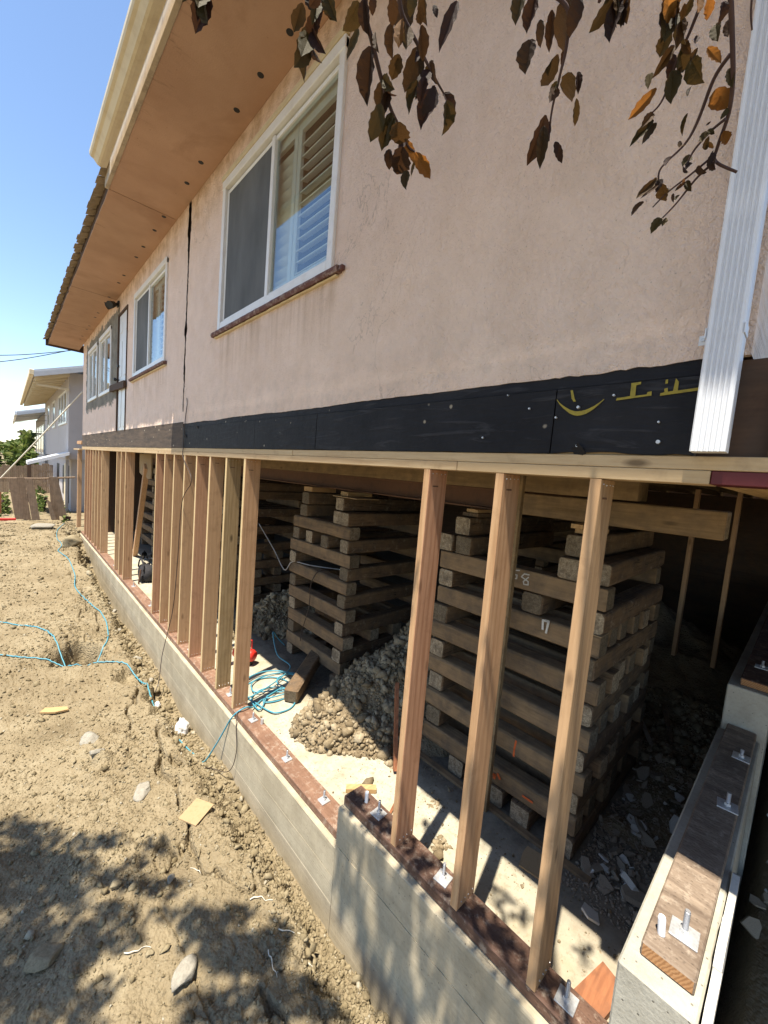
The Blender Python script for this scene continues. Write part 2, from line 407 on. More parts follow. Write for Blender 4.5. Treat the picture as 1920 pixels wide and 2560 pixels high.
M['cable'] = paint('cable', (0.035, 0.022, 0.018), 0.5, (0.06, 0.05, 0.05), 0.3)
M['bag'] = paint('bag', (0.022, 0.021, 0.024), 0.85, (0.10, 0.09, 0.08), 0.4, 20, 0.5)
M['redpaint'] = paint('redpaint', (0.085, 0.007, 0.010), 0.55, (0.12, 0.02, 0.02), 0.5, 20)
M['redtool'] = paint('redtool', (0.60, 0.03, 0.02), 0.35, (0.2, 0.05, 0.03), 0.3)
M['rust'] = paint('rust', (0.115, 0.055, 0.03), 0.75, (0.05, 0.028, 0.02), 0.7, 9, 0.3)
M['bluehose'] = paint('bluehose', (0.06, 0.26, 0.34), 0.45, (0.28, 0.30, 0.27), 0.5, 16, 0.02)
M['greyhose'] = paint('greyhose', (0.30, 0.29, 0.28), 0.5, (0.2, 0.18, 0.16), 0.4)
M['rope'] = paint('rope', (0.62, 0.58, 0.48), 0.8, (0.3, 0.25, 0.2), 0.3)
M['nhouse'] = paint('nhouse', (0.46, 0.43, 0.42), 0.9, (0.36, 0.33, 0.31), 0.5, 1.2)
M['nhouse2'] = paint('nhouse2', (0.34, 0.33, 0.33), 0.9, (0.25, 0.24, 0.23), 0.5, 1.2)
M['nroof'] = paint('nroof', (0.42, 0.44, 0.47), 0.8, (0.28, 0.28, 0.28), 0.5, 4)
M['ncream'] = paint('ncream', (0.66, 0.56, 0.38), 0.7, (0.42, 0.32, 0.18), 0.3, 4)
M['tile'] = paint('tile', (0.30, 0.235, 0.16), 0.9, (0.10, 0.085, 0.06), 0.8, 18, 0.8)
M['yellow'] = paint('yellow', (0.30, 0.235, 0.035), 0.8, (0.05, 0.045, 0.03), 0.6, 60)
M['chalk'] = paint('chalk', (0.55, 0.53, 0.48), 0.9, (0.2, 0.17, 0.12), 0.6, 90)
M['orange'] = paint('orange', (0.55, 0.10, 0.02), 0.8, (0.15, 0.08, 0.05), 0.6, 70)
M['osb'] = paint('osb', (0.36, 0.255, 0.14), 0.85, (0.28, 0.18, 0.08), 0.7, 40, 0.4)
M['plaster'] = paint('plaster', (0.30, 0.245, 0.18), 0.95, (0.13, 0.10, 0.07), 0.9, 14, 0.8)
M['plasterw'] = paint('plasterw', (0.58, 0.555, 0.50), 0.95, (0.34, 0.29, 0.22), 0.6, 14, 0.8)
M['paperbag'] = paint('paperbag', (0.68, 0.67, 0.66), 0.9, (0.42, 0.38, 0.32), 0.5, 20, 0.6)
M['stamp'] = paint('stamp', (0.12, 0.06, 0.035), 0.9, (0.3, 0.18, 0.1), 0.9, 300)
M['wire'] = paint('wire', (0.03, 0.03, 0.035), 0.6)
def galv():
    t = NT('galvanised_steel'); v, r = t.obj(); n = t.vor(v, 90)
    col = t.ramp(n, [(0.0, (0.46, 0.47, 0.48)), (0.8, (0.62, 0.62, 0.62))])
    return t.fin(col, t.math('ADD', 0.38, t.math('MULTIPLY', t.noise(v, 30), 0.25)), t.bump(t.noise(v, 150, 3), 0.1, 0.001), 0.5, 0.6)
M['galv'] = galv()
def thread():
    t = NT('threaded_steel'); v, r = t.obj()
    w = t.n('TexWave', {'Vector': v, 'Scale': 90, 'Distortion': 0.2}, wave_type='BANDS', bands_direction='Z').outputs['Fac']
    return t.fin(t.ramp(w, [(0.2, (0.22, 0.23, 0.25)), (0.8, (0.58, 0.58, 0.6))]), 0.4, t.bump(w, 0.6, 0.002), 0.5, 0.7)
M['thread'] = thread()
def paper():
    t = NT('black_building_paper'); p = t.pos(); v, r = t.obj()
    n = t.noise(t.map(p, (1, 3.0, 26)), 1.0, 5, 0.65, 0.9)
    col = t.ramp(t.noise(p, 3, 5, 0.7), [(0.3, (0.008, 0.008, 0.010)), (0.7, (0.018, 0.018, 0.021))])
    col = t.mix(t.math('MULTIPLY', t.ramp(n, [(0.55, 0.0), (0.66, 1.0)]), 0.4), col, (0.06, 0.06, 0.065))
    sp = t.vor(t.map(p, (1, 9, 9)), 1.0)
    sm = t.noise(p, 30, 4, 0.7)
    col = t.mix(t.math('MULTIPLY', t.ramp(t.math('ADD', sp, t.math('MULTIPLY', t.math('SUBTRACT', sm, 0.5), 0.12)), [(0.05, 1.0), (0.1, 0.0)]), 0.9), col, (0.30, 0.26, 0.20))
    return t.fin(col, t.math('ADD', 0.5, t.math('MULTIPLY', n, 0.3)), t.bump(t.math('ADD', n, t.noise(p, 14, 4)), 0.4, 0.012), 0.16)
M['paper'] = paper()
def brownpaper():
    t = NT('worn_sheathing'); p = t.pos()
    n = t.noise(t.map(p, (1, 2, 18)), 1.0, 5, 0.7)
    col = t.ramp(n, [(0.3, (0.03, 0.025, 0.022)), (0.7, (0.12, 0.085, 0.06))])
    col = t.mix(t.math('MULTIPLY', t.ramp(t.vor(t.map(p, (1, 5, 9)), 1.0), [(0.06, 1.0), (0.12, 0.0)]), 0.8), col, (0.42, 0.36, 0.28))
    return t.fin(col, 0.85, t.bump(n, 0.3, 0.006))
M['brownpaper'] = brownpaper()
def concrete(name, c1, c2, boards=False):
    t = NT(name); p = t.pos()
    n = t.noise(p, 4, 7, 0.65); f = t.noise(p, 60, 4, 0.6)
    col = t.ramp(n, [(0.3, c2), (0.65, c1)])
    if boards:
        b = t.noise(t.map(p, (8, 1.0, 30)), 1.0, 5, 0.62, 0.4)
        col = t.mix(t.math('MULTIPLY', t.ramp(b, [(0.45, 0.0), (0.7, 1.0)]), 0.3), col, tuple(q*0.7 for q in c2))
        blot = t.noise(p, 2.6, 5, 0.7)
        col = t.mix(t.ramp(blot, [(0.48, 0.0), (0.66, 0.45)]), col, tuple(q*1.25 for q in c1))
        b2 = t.noise(t.map(p, (14, 1.4, 90)), 1.0, 4, 0.6)
        hh = t.math('ADD', t.math('MULTIPLY', b2, 0.8), t.math('MULTIPLY', f, 0.3))
    else: hh = f
    pit = t.vor(p, 26); pm = t.ramp(pit, [(0.06, 1.0), (0.1, 0.0)])
    col = t.mix(t.math('MULTIPLY', pm, 0.75), col, tuple(q*0.3 for q in c2))
    col = t.mix(t.math('MULTIPLY', t.ramp(f, [(0.3, 1.0), (0.5, 0.0)]), 0.2), col, tuple(q*0.5 for q in c2))
    return t.fin(col, 0.9, t.bump(t.math('SUBTRACT', hh, t.math('MULTIPLY', pm, 0.8)), 0.45, 0.006), 0.2)
M['stem'] = concrete('stem_concrete', (0.43, 0.37, 0.265), (0.31, 0.262, 0.18), True)
M['endstem'] = concrete('end_concrete', (0.42, 0.40, 0.34), (0.29, 0.27, 0.22))
def slabm():
    t = NT('slab_concrete'); p = t.pos(); sx = t.n('SeparateXYZ', {0: p})
    n = t.noise(p, 3.5, 7, 0.7)
    col = t.ramp(n, [(0.3, (0.29, 0.26, 0.19)), (0.6, (0.43, 0.40, 0.315))])
    sp = t.noise(p, 34, 4, 0.7)
    col = t.mix(t.math('MULTIPLY', t.ramp(sp, [(0.54, 0.0), (0.64, 1.0)]), 0.55), col, (0.22, 0.18, 0.12))
    col = t.mix(t.ramp(t.noise(p, 1.9, 6, 0.7), [(0.5, 0.0), (0.68, 0.7)]), col, (0.30, 0.245, 0.155))
    # grey soil with shade painted in, darkening the slab towards the middle
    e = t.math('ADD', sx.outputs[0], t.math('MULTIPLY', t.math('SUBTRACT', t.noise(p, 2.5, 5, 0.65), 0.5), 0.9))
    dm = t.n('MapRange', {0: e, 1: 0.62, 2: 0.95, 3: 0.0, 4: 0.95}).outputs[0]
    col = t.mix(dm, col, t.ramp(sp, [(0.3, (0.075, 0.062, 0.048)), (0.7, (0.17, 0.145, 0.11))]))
    yy = t.n('MapRange', {0: sx.outputs[1], 1: 1.15, 2: 0.6, 3: 0.0, 4: 0.6}).outputs[0]
    col = t.mix(t.math('MULTIPLY', yy, t.ramp(t.noise(p, 7, 5, 0.7), [(0.38, 0.0), (0.6, 1.0)])), col, (0.25, 0.205, 0.15))
    return t.fin(col, 0.9, t.bump(t.math('ADD', n, sp), 0.35, 0.008), 0.2)
M['slab'] = slabm()
def soil(name, c1, c2, c3, sc=1.0):
    t = NT(name); p = t.pos()
    n = t.noise(p, 1.7*sc, 6, 0.62); m = t.noise(p, 11*sc, 6, 0.7); f = t.noise(p, 95*sc, 4, 0.6)
    col = t.ramp(n, [(0.28, c2), (0.5, c1), (0.75, c3)])
    col = t.mix(t.math('MULTIPLY', t.ramp(m, [(0.36, 1.0), (0.55, 0.0)]), 0.45), col, c2)
    col = t.mix(t.math('MULTIPLY', t.ramp(f, [(0.55, 0.0), (0.72, 1.0)]), 0.4), col, c3)
    v = t.vor(p, 55*sc); v2 = t.vor(p, 21*sc)
    h = t.math('ADD', t.math('MULTIPLY', v, -0.8), t.math('ADD', t.math('MULTIPLY', v2, -0.8), t.math('MULTIPLY', f, 0.7)))
    return t.fin(col, 0.97, t.bump(h, 0.8, 0.014), 0.1)
M['soil'] = soil('soil', (0.245, 0.196, 0.122), (0.168, 0.131, 0.079), (0.305, 0.255, 0.168))
M['soil_in'] = soil('soil_inside', (0.22, 0.17, 0.105), (0.135, 0.10, 0.062), (0.29, 0.23, 0.15))
def clod(name, cs):
    t = NT(name); p = t.pos(); g = t.n('NewGeometry').outputs['Random Per Island']
    col = t.ramp(g, cs); n = t.noise(p, 50, 5, 0.7)
    col = t.mix(t.math('MULTIPLY', t.ramp(n, [(0.35, 1.0), (0.6, 0.0)]), 0.45), col, tuple(q*0.55 for q in cs[0][1]))
    return t.fin(col, 0.97, t.bump(n, 0.7, 0.008), 0.1)
M['clod'] = clod('clod', [(0.0, (0.18, 0.142, 0.083)), (0.5, (0.25, 0.203, 0.124)), (0.93, (0.30, 0.25, 0.162)), (1.0, (0.38, 0.345, 0.27))])
M['rubble'] = clod('rubble', [(0.0, (0.16, 0.122, 0.074)), (0.6, (0.28, 0.22, 0.138)), (1.0, (0.38, 0.315, 0.215))])
M['rock'] = clod('pale_rock', [(0.0, (0.25, 0.225, 0.18)), (1.0, (0.31, 0.285, 0.235))])
M['blackrock'] = clod('blackrock', [(0.0, (0.02, 0.018, 0.015)), (1.0, (0.06, 0.052, 0.045))])
def leafm(name, stops, tr=0.35, tc=(0.35, 0.12, 0.02)):
    t = NT(name); r = t.n('ObjectInfo').outputs['Random']; g = t.n('NewGeometry').outputs['Random Per Island']
    v, _ = t.obj()
    col = t.ramp(t.math('FRACT', t.math('ADD', r, g)), stops)
    n = t.noise(v, 55, 4, 0.65)
    col = t.mix(t.math('MULTIPLY', t.ramp(n, [(0.4, 0.0), (0.65, 1.0)]), 0.5), col, tuple(q*0.45 for q in stops[0][1]))
    t.fin(col, 0.6, t.bump(n, 0.3, 0.004), 0.2)
    tl = t.n('BsdfTranslucent', {'Color': t.mix(0.5, col, tc)})
    mx = t.n('MixShader', {0: tr, 1: t.b.outputs[0], 2: tl.outputs[0]})
    t.t.links.new(mx.outputs[0], t.out.inputs[0]); return t.m
M['leaf'] = leafm('plum_leaf', [(0.0, (0.020, 0.012, 0.010)), (0.3, (0.034, 0.015, 0.012)), (0.55, (0.040, 0.034, 0.012)), (0.75, (0.062, 0.048, 0.014)), (0.9, (0.075, 0.038, 0.014)), (1.0, (0.028, 0.012, 0.012))], 0.2, (0.12, 0.05, 0.015))
M['leafsunlit'] = leafm('sunlit_leaf', [(0.0, (0.15, 0.06, 0.015)), (1.0, (0.24, 0.12, 0.03))], 0.5)  # lit copy of the plum leaf, golden sunlight painted into its colour
M['green'] = leafm('green_leaf', [(0.0, (0.06, 0.10, 0.022)), (0.6, (0.12, 0.16, 0.04)), (1.0, (0.22, 0.23, 0.07))], 0.3, (0.16, 0.22, 0.04))
M['bark'] = paint('bark', (0.055, 0.03, 0.028), 0.85, (0.12, 0.08, 0.07), 0.5, 30, 0.6)
def glass():
    t = NT('window_glass'); bf = t.n('NewGeometry').outputs['Backfacing']
    fr = t.n('Fresnel', {'IOR': t.math('SUBTRACT', 1.5, t.math('MULTIPLY', bf, 1.5-1/1.5))}).outputs[0]
    g = t.n('BsdfGlossy', {'Roughness': 0.01, 'Color': (0.95, 0.97, 1.0, 1)}); tr = t.n('BsdfTransparent', {'Color': (0.86, 0.90, 0.88, 1)})
    mx = t.n('MixShader', {0: t.math('ADD', t.math('MULTIPLY', fr, 0.9), 0.06), 1: tr.outputs[0], 2: g.outputs[0]})
    t.t.links.new(mx.outputs[0], t.out.inputs[0]); return t.m
M['glass'] = glass()
def screen():
    t = NT('insect_screen'); p = t.pos(); n = t.noise(t.map(p, (1, 3, 1.2)), 1.0, 4)
    col = t.ramp(n, [(0.3, (0.10, 0.103, 0.10)), (0.75, (0.19, 0.19, 0.185))])
    t.fin(col, 0.75, None, 0.3)
    tr = t.n('BsdfTransparent'); mx = t.n('MixShader', {0: 0.72, 1: tr.outputs[0], 2: t.b.outputs[0]})
    t.t.links.new(mx.outputs[0], t.out.inputs[0]); return t.m
M['screen'] = screen()
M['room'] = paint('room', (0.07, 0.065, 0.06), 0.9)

# ================================================================== GROUND
def wallz(y): return np.interp(y, [-3, 0, 1.5, 3.4, 4.6, 5.4, 6.2, 7.9, 9.5, 10.5, 12.8, 14, 16], [-2.9, -2.9, -2.87, -2.80, -2.95, -2.85, -2.82, -2.93, -2.93, -2.9, -2.55, -2.25, -2.12])
def gz(x, y):
    x = np.asarray(x, float); y = np.asarray(y, float)
    zb = np.interp(y, [-6, 4, 7, 10, 12.5, 15, 22, 40], [-2.62, -2.64, -2.58, -2.44, -2.27, -2.13, -2.05, -2.0])
    near = 1-sstep(14, 24, y)
    lip = -0.34 + 0.16*fbm(0*x, y, 1.3, 4, 5)
    t = sstep(lip-0.05, lip+0.16, x+0.10*fbm(x, y, 7, 3, 31))
    deep = np.minimum(wallz(y), zb-0.02)
    z = zb*(1-t) + deep*t
    rough = 0.055*fbm(x, y, 1.1, 4, 1) + 0.035*fbm(x, y, 4.5, 4, 2) + (0.006+0.016*sstep(-0.1, 0.25, fbm(x, y, 1.1, 3, 71)))*fbm(x, y, 15, 5, 3, 0.62) - 0.02*np.maximum(0, 0.10-np.abs(fbm(x, y, 9, 3, 81)))/0.10*(fbm(x, y, 1.3, 2, 82) > -0.05)*sstep(-0.05, 0.2, fbm(x, y, 1.3, 2, 82))
    # ridged crevices parallel to the wall
    cr = np.abs(fbm(x*1.8, y*0.7, 1.6, 4, 9)); cm = sstep(-0.95, -0.45, x)*(1-sstep(10, 14, y))
    z = z + near*(rough - 0.10*cm*(1-sstep(0.0, 0.05, cr)))
    # dug hole under the hoses and the broken bank beside it
    d = np.hypot((x+0.86)/0.30, (y-6.22)/0.34) + 0.5*fbm(x, y, 4, 3, 12)
    z = z - 0.40*(1-sstep(0.5, 1.0, d))
    d2 = np.hypot((x+0.40)/0.22, (y-5.35)/0.28) + 0.6*fbm(x, y, 5, 3, 14)
    z = z - 0.14*(1-sstep(0.3, 1.0, d2))
    d3 = np.hypot((x+0.95)/0.30, (y-6.75)/0.4); z = z + 0.12*np.exp(-d3*d3*1.4)*(1+fbm(x, y, 9, 3, 22))
    d4 = np.hypot((x+0.85)/0.28, (y-3.95)/0.5); z = z + 0.05*np.exp(-d4*d4*1.4)*(1+2.0*fbm(x, y, 10, 3, 23))
    # mound by the far end of the foundation
    d5 = np.hypot((x+0.55)/0.4, (y-11.0)/1.2); z = z + 0.12*np.exp(-d5*d5)
    # strip of ground beyond the end wall, right of the house corner
    e = sstep(-0.02, 0.16, x)*(1-sstep(0.0, 0.06, y)); zr = -2.30 + 0.06*fbm(x, y, 3, 4, 41)
    return z*(1-e)+zr*e
xs = np.concatenate([np.linspace(-400, -20, 10), np.linspace(-16, -2.4, 30), np.linspace(-2.2, 0.02, 330), np.linspace(0.03, 0.4, 14), np.linspace(0.5, 9, 60), np.linspace(12, 400, 14)])
ys = np.concatenate([np.linspace(-400, -8, 10), np.linspace(-6, 0.6, 60), 0.62*np.exp(np.linspace(0, math.log(18/0.62), 900)), np.linspace(19, 60, 40), np.linspace(75, 900, 14)])
X, Y = np.meshgrid(xs, ys); Z = gz(X, Y)
inside = (X > 0.12) & (Y > 0.1) & (Y < 13.7) & (X < 9); Z[inside] = np.minimum(Z[inside], -2.7)
g = link('ground', fast_mesh('ground', np.stack([X.ravel(), Y.ravel(), Z.ravel()], 1), grid_faces(*X.shape), M['soil']), (0, 0, 0))
tagit(g, kind='structure')

# scattered clods
def ico(sub):
    import bmesh
    bm = bmesh.new(); bmesh.ops.create_icosphere(bm, subdivisions=sub, radius=1.0)
    V = np.array([v.co[:] for v in bm.verts]); F = np.array([[v.index for v in f.verts] for f in bm.faces]); bm.free(); return V, F
ICO1, ICO2 = ico(1), ico(2)
def rocks(name, P, R, mat, seed, lvl=1, flat=0.65, jit=0.28, smooth=False, parent=None):
    rg = np.random.default_rng(seed); BV, BF = ICO1 if lvl == 1 else ICO2
    n = len(P); k = len(BV)
    q = rg.normal(size=(n, 4)); q /= np.linalg.norm(q, axis=1, keepdims=True); a, b, c, d = q.T
    Rm = np.stack([1-2*(c*c+d*d), 2*(b*c-a*d), 2*(b*d+a*c), 2*(b*c+a*d), 1-2*(b*b+d*d), 2*(c*d-a*b), 2*(b*d-a*c), 2*(c*d+a*b), 1-2*(b*b+c*c)], 1).reshape(n, 3, 3)
    S = np.stack([rg.uniform(0.8, 1.25, n), rg.uniform(0.65, 1.1, n), rg.uniform(flat*0.7, flat*1.3, n)], 1)
    B0 = np.repeat(BV[None], n, 0)*(1+rg.uniform(-jit, jit, (n, k, 1)))
    for _ in range(5):
        nn = rg.normal(size=(n, 1, 3)); nn /= np.linalg.norm(nn, axis=2, keepdims=True)
        ex = np.maximum((B0*nn).sum(2, keepdims=True)-rg.uniform(0.25, 0.75, (n, 1, 1)), 0); B0 = B0-ex*nn
    V = B0*S[:, None]*R[:, None, None]*1.15
    V = np.einsum('nij,nkj->nki', Rm, V) + P[:, None]
    F = (BF[None] + (np.arange(n)*k)[:, None, None]).reshape(-1, 3)
    return link(name, fast_mesh(name, V.reshape(-1, 3), F, mat, smooth), (0, 0, 0), parent)
rg = np.random.default_rng(5)
n = 75000
yy = 0.75*np.exp(rg.uniform(0, 1, n)*math.log(15/0.75)); xx = rg.uniform(-1.9, -0.04, n)
dens = 1.2*sstep(-0.05, 0.25, fbm(xx, yy, 1.1, 3, 71)) + 0.8*sstep(-0.45, -0.2, xx) + 0.8*np.exp(-((yy-4.0)/0.9)**2)
keep = rg.uniform(0, 1, n) < 0.30+0.5*dens; xx, yy = xx[keep], yy[keep]; n = len(xx)
rr = np.clip(0.0036*np.exp(rg.normal(0, 0.65, n)), 0.0016, 0.030)*(0.8+0.11*yy)*(1+0.8*sstep(-0.4, -0.25, xx))
o = rocks('soil_clods', np.stack([xx, yy, gz(xx, yy)+rr*0.25], 1), rr, M['clod'], 6, 1, 0.6, 0.22)
tagit(o, kind='stuff')

# ================================================================== FOUNDATION
SL = -2.275
o = MB().box(0.02, 9.0, 0.244, 13.8, -3.1, SL).build('slab', M['slab']); tagit(o, kind='structure')
def foundation():
    t = thing('foundation_wall', 'board-formed concrete stem wall stepping up near the camera under the stud framing', 'foundation', (0.05, 5, -2.9))
    def run(y0, y1, top, name, lab):
        r = random.Random(int(y0*100)); b = MB(); zb = -3.3; prof = []
        z = top; prof.append((-0.008, top-0.0)); prof.append((-0.026, top-0.002)); prof.append((-0.032, top-0.010))
        zz = top-0.02
        while zz > zb+0.1:
            d = -0.032+r.uniform(-0.0012, 0.0012); h = r.choice((0.09, 0.14, 0.14, 0.19)); fn = r.choice((-0.0012, 0.0004, 0.0012, -0.0015))
            prof += [(d, zz), (d, zz-h+0.004), (d-fn, zz-h+0.002), (d-fn, zz-h-0.001)]; zz -= h
        prof.append((-0.032, zb))
        ysn = np.linspace(y0, y1, max(3, int((y1-y0)/0.12)))
        V = []; 
        for y in ysn:
            for (x, z) in prof:
                w = 0.004*float(vn(y*3, z*4, 3)); ed = 0.004*float(vn(y*40, 1, 8)) if z > top-0.02 else 0
                V.append((x+w-ed, y, z-abs(ed)*0.6))
        k = len(prof); nn = len(ysn)
        b.add(V, [(i*k+j, (i+1)*k+j, (i+1)*k+j+1, i*k+j+1) for i in range(nn-1) for j in range(k-1)])
        # top, inner face and end caps
        b.add([(-0.008, y0, top), (0.17, y0, top), (0.17, y1, top), (-0.008, y1, top)], [(0, 1, 2, 3)])
        b.add([(0.17, y0, top), (0.17, y1, top), (0.17, y1, zb), (0.17, y0, zb)], [(0, 1, 2, 3)])
        for y, s in ((y0, 0), (y1, (nn-1)*k)):
            b.add([V[s+j] for j in range(k)]+[(0.17, y, zb), (0.17, y, top)], [tuple(range(k+2))])
        b.build(name, M['stem'], t, label=lab)
    run(1.742, 13.95, -2.292, 'concrete_wall', 'long low run of the stem wall')
    run(0.250, 1.738, -2.020, 'concrete_wall', 'higher stepped run of the stem wall near the camera')
    # sill plates with a chamfered edge, in lengths
    def sill(y0, y1, top, mat, lab=None):
        b = MB().box(0.0, 0.14, y0, y1, top-0.06, top, 0.006, ends=1)
        return b.build('sill_plate', [mat, M['sill_end']], t, label=lab)
    S = [sill(1.748, 4.02, -2.230, M['pt_red']), sill(4.026, 6.9, -2.230, M['pt_red']), sill(6.906, 9.6, -2.230, M['pt_red']), sill(9.606, 13.9, -2.230, M['pt_red'])]
    S2 = sill(0.262, 1.735, -1.957, M['pt_dark'], 'dark stained sill plate on the raised step')
    def bolt(parent, x, y, z, rot=0.0, h=0.085, plate=0.036, mesh_parent=None):
        Mx = Matrix.Translation((x, y, z)) @ Matrix.Rotation(rot, 4, 'Z')
        b = MB().box(-plate, plate, -plate, plate, 0.001, 0.0075, 0.001, M=Mx)
        pw = b.build('anchor_plate', M['galv'], parent)
        b = MB(); pts = [(math.cos(a)*0.0135, math.sin(a)*0.0135) for a in [i*math.pi/3 for i in range(6)]]
        b.prism(pts, Vector((x, y, z+0.0078)), (1, 0, 0), (0, 1, 0), (0, 0, 1), 0.013); b.build('hex_nut', M['galv'], parent)
        MB().tube([(x, y, z), (x+0.001, y, z+h*0.96), (x+0.001, y, z+h)], [0.0078, 0.0078, 0.0065], 12).build('threaded_rod', M['thread'], parent, smooth=False)
    for sp, x, y, rot in ((S2, 0.075, 1.50, 0.06), (S2, 0.072, 1.02, 0.1), (S2, 0.075, 0.415, 0.05)): bolt(sp, x, y, -1.957, rot)
    # capped rod beside the first plate
    MB().tube([(0.075, 1.61, -1.957), (0.076, 1.612, -1.90), (0.076, 1.612, -1.893)], [0.011, 0.0115, 0.009], 12).build('capped_rod', M['white_metal'], S2)
    for sp, x, y in ((S[0], 0.07, 2.02), (S[0], 0.07, 2.52), (S[0], 0.075, 3.12), (S[0], 0.075, 3.62), (S[1], 0.08, 4.80), (S[1], 0.075, 7.2-0.6), (S[2], 0.075, 7.75), (S[2], 0.075, 9.4)):
        bolt(sp, x, y, -2.230, rnd.uniform(-0.1, 0.1), 0.075, 0.032)
    MB().tube([(0.115, 3.03, -2.23), (0.118, 3.03, -2.185)], [0.014, 0.014], 8).build('spare_nut', M['galv'], S[0])
    return t
foundation()
def endwall():
    t = thing('end_foundation_wall', 'higher concrete stem wall at right running back into the house with a cut sill plate', 'foundation', (1, 0.13, -2.4))
    b = MB().box(-0.10, 1.90, 0.042, 0.244, -3.2, -1.45, 0.006); b.box(1.902, 8.9, 0.02, 0.235, -3.2, -1.15, 0.006)
    b.build('concrete_wall', M['endstem'], t)
    s = MB().box(-0.028, 1.897, 0.062, 0.203, -1.449, -1.40, 0.005, ends=0).build('sill_plate', [M['pt_grey'], M['cut_end']], t, label='weathered sill plate with an orange freshly cut end')
    s2 = MB().box(1.95, 8.5, 0.04, 0.18, -1.149, -1.10, 0.005, ends=0).build('sill_plate', [M['pt_dark'], M['cut_end']], t)
    def bolt(sp, x, y, z, rot, h, bent=0.0, pl=0.038):
        Mx = Matrix.Translation((x, y, z)) @ Matrix.Rotation(rot, 4, 'Z')
        MB().box(-pl, pl, -pl, pl, 0.001, 0.007, 0.001, M=Mx).build('anchor_plate', M['galv'], sp)
        b = MB(); pts = [(math.cos(a)*0.0135, math.sin(a)*0.0135) for a in [i*math.pi/3 for i in range(6)]]
        b.prism(pts, (x, y, z+0.0075), (1, 0, 0), (0, 1, 0), (0, 0, 1), 0.013); b.build('hex_nut', M['galv'], sp)
        MB().tube([(x, y, z), (x+bent, y, z+h*0.96), (x+bent, y, z+h)], [0.0085, 0.0085, 0.007], 14).build('threaded_rod', M['thread'], sp)
    bolt(s, 0.105, 0.115, -1.40, 0.05, 0.085); bolt(s, 0.95, 0.10, -1.40, 0.1, 0.07); bolt(s, 1.49, 0.10, -1.40, 0.0, 0.05)
    bolt(s2, 2.3, 0.10, -1.10, 0.0, 0.05)
    MB().tube([(0.045, 0.165, -1.40), (0.048, 0.17, -1.35), (0.048, 0.17, -1.343)], [0.011, 0.0115, 0.009], 14).build('capped_rod', M['white_metal'], s)
    # remnants of old plaster standing along the outer edge
    r = random.Random(4)
    for x0, x1, zt, zb, y in ((0.10, 0.30, -1.375, -1.75, 0.038), (-0.09, 0.11, -1.41, -1.95, 0.036), (0.31, 0.62, -1.43, -1.80, 0.038), (-0.10, 0.20, -1.96, -2.3, 0.034)):
        pts = [(x0, zb+r.uniform(-.03, .03)), ((x0+x1)/2, zb-0.04), (x1, zb+r.uniform(-.03, .03)), (x1+0.01, (zt+zb)/2), (x1, zt-0.03), (x1-0.05, zt), ((x0+x1)/2, zt-0.012), (x0+0.03, zt), (x0-0.004, zt-0.05), (x0+0.006, (zt+zb)/2)]
        MB().prism(pts, (0, y, 0), (1, 0, 0), (0, 0, 1), (0, -1, 0), 0.022).build('plaster_strip', M['plasterw'], t)
endwall()

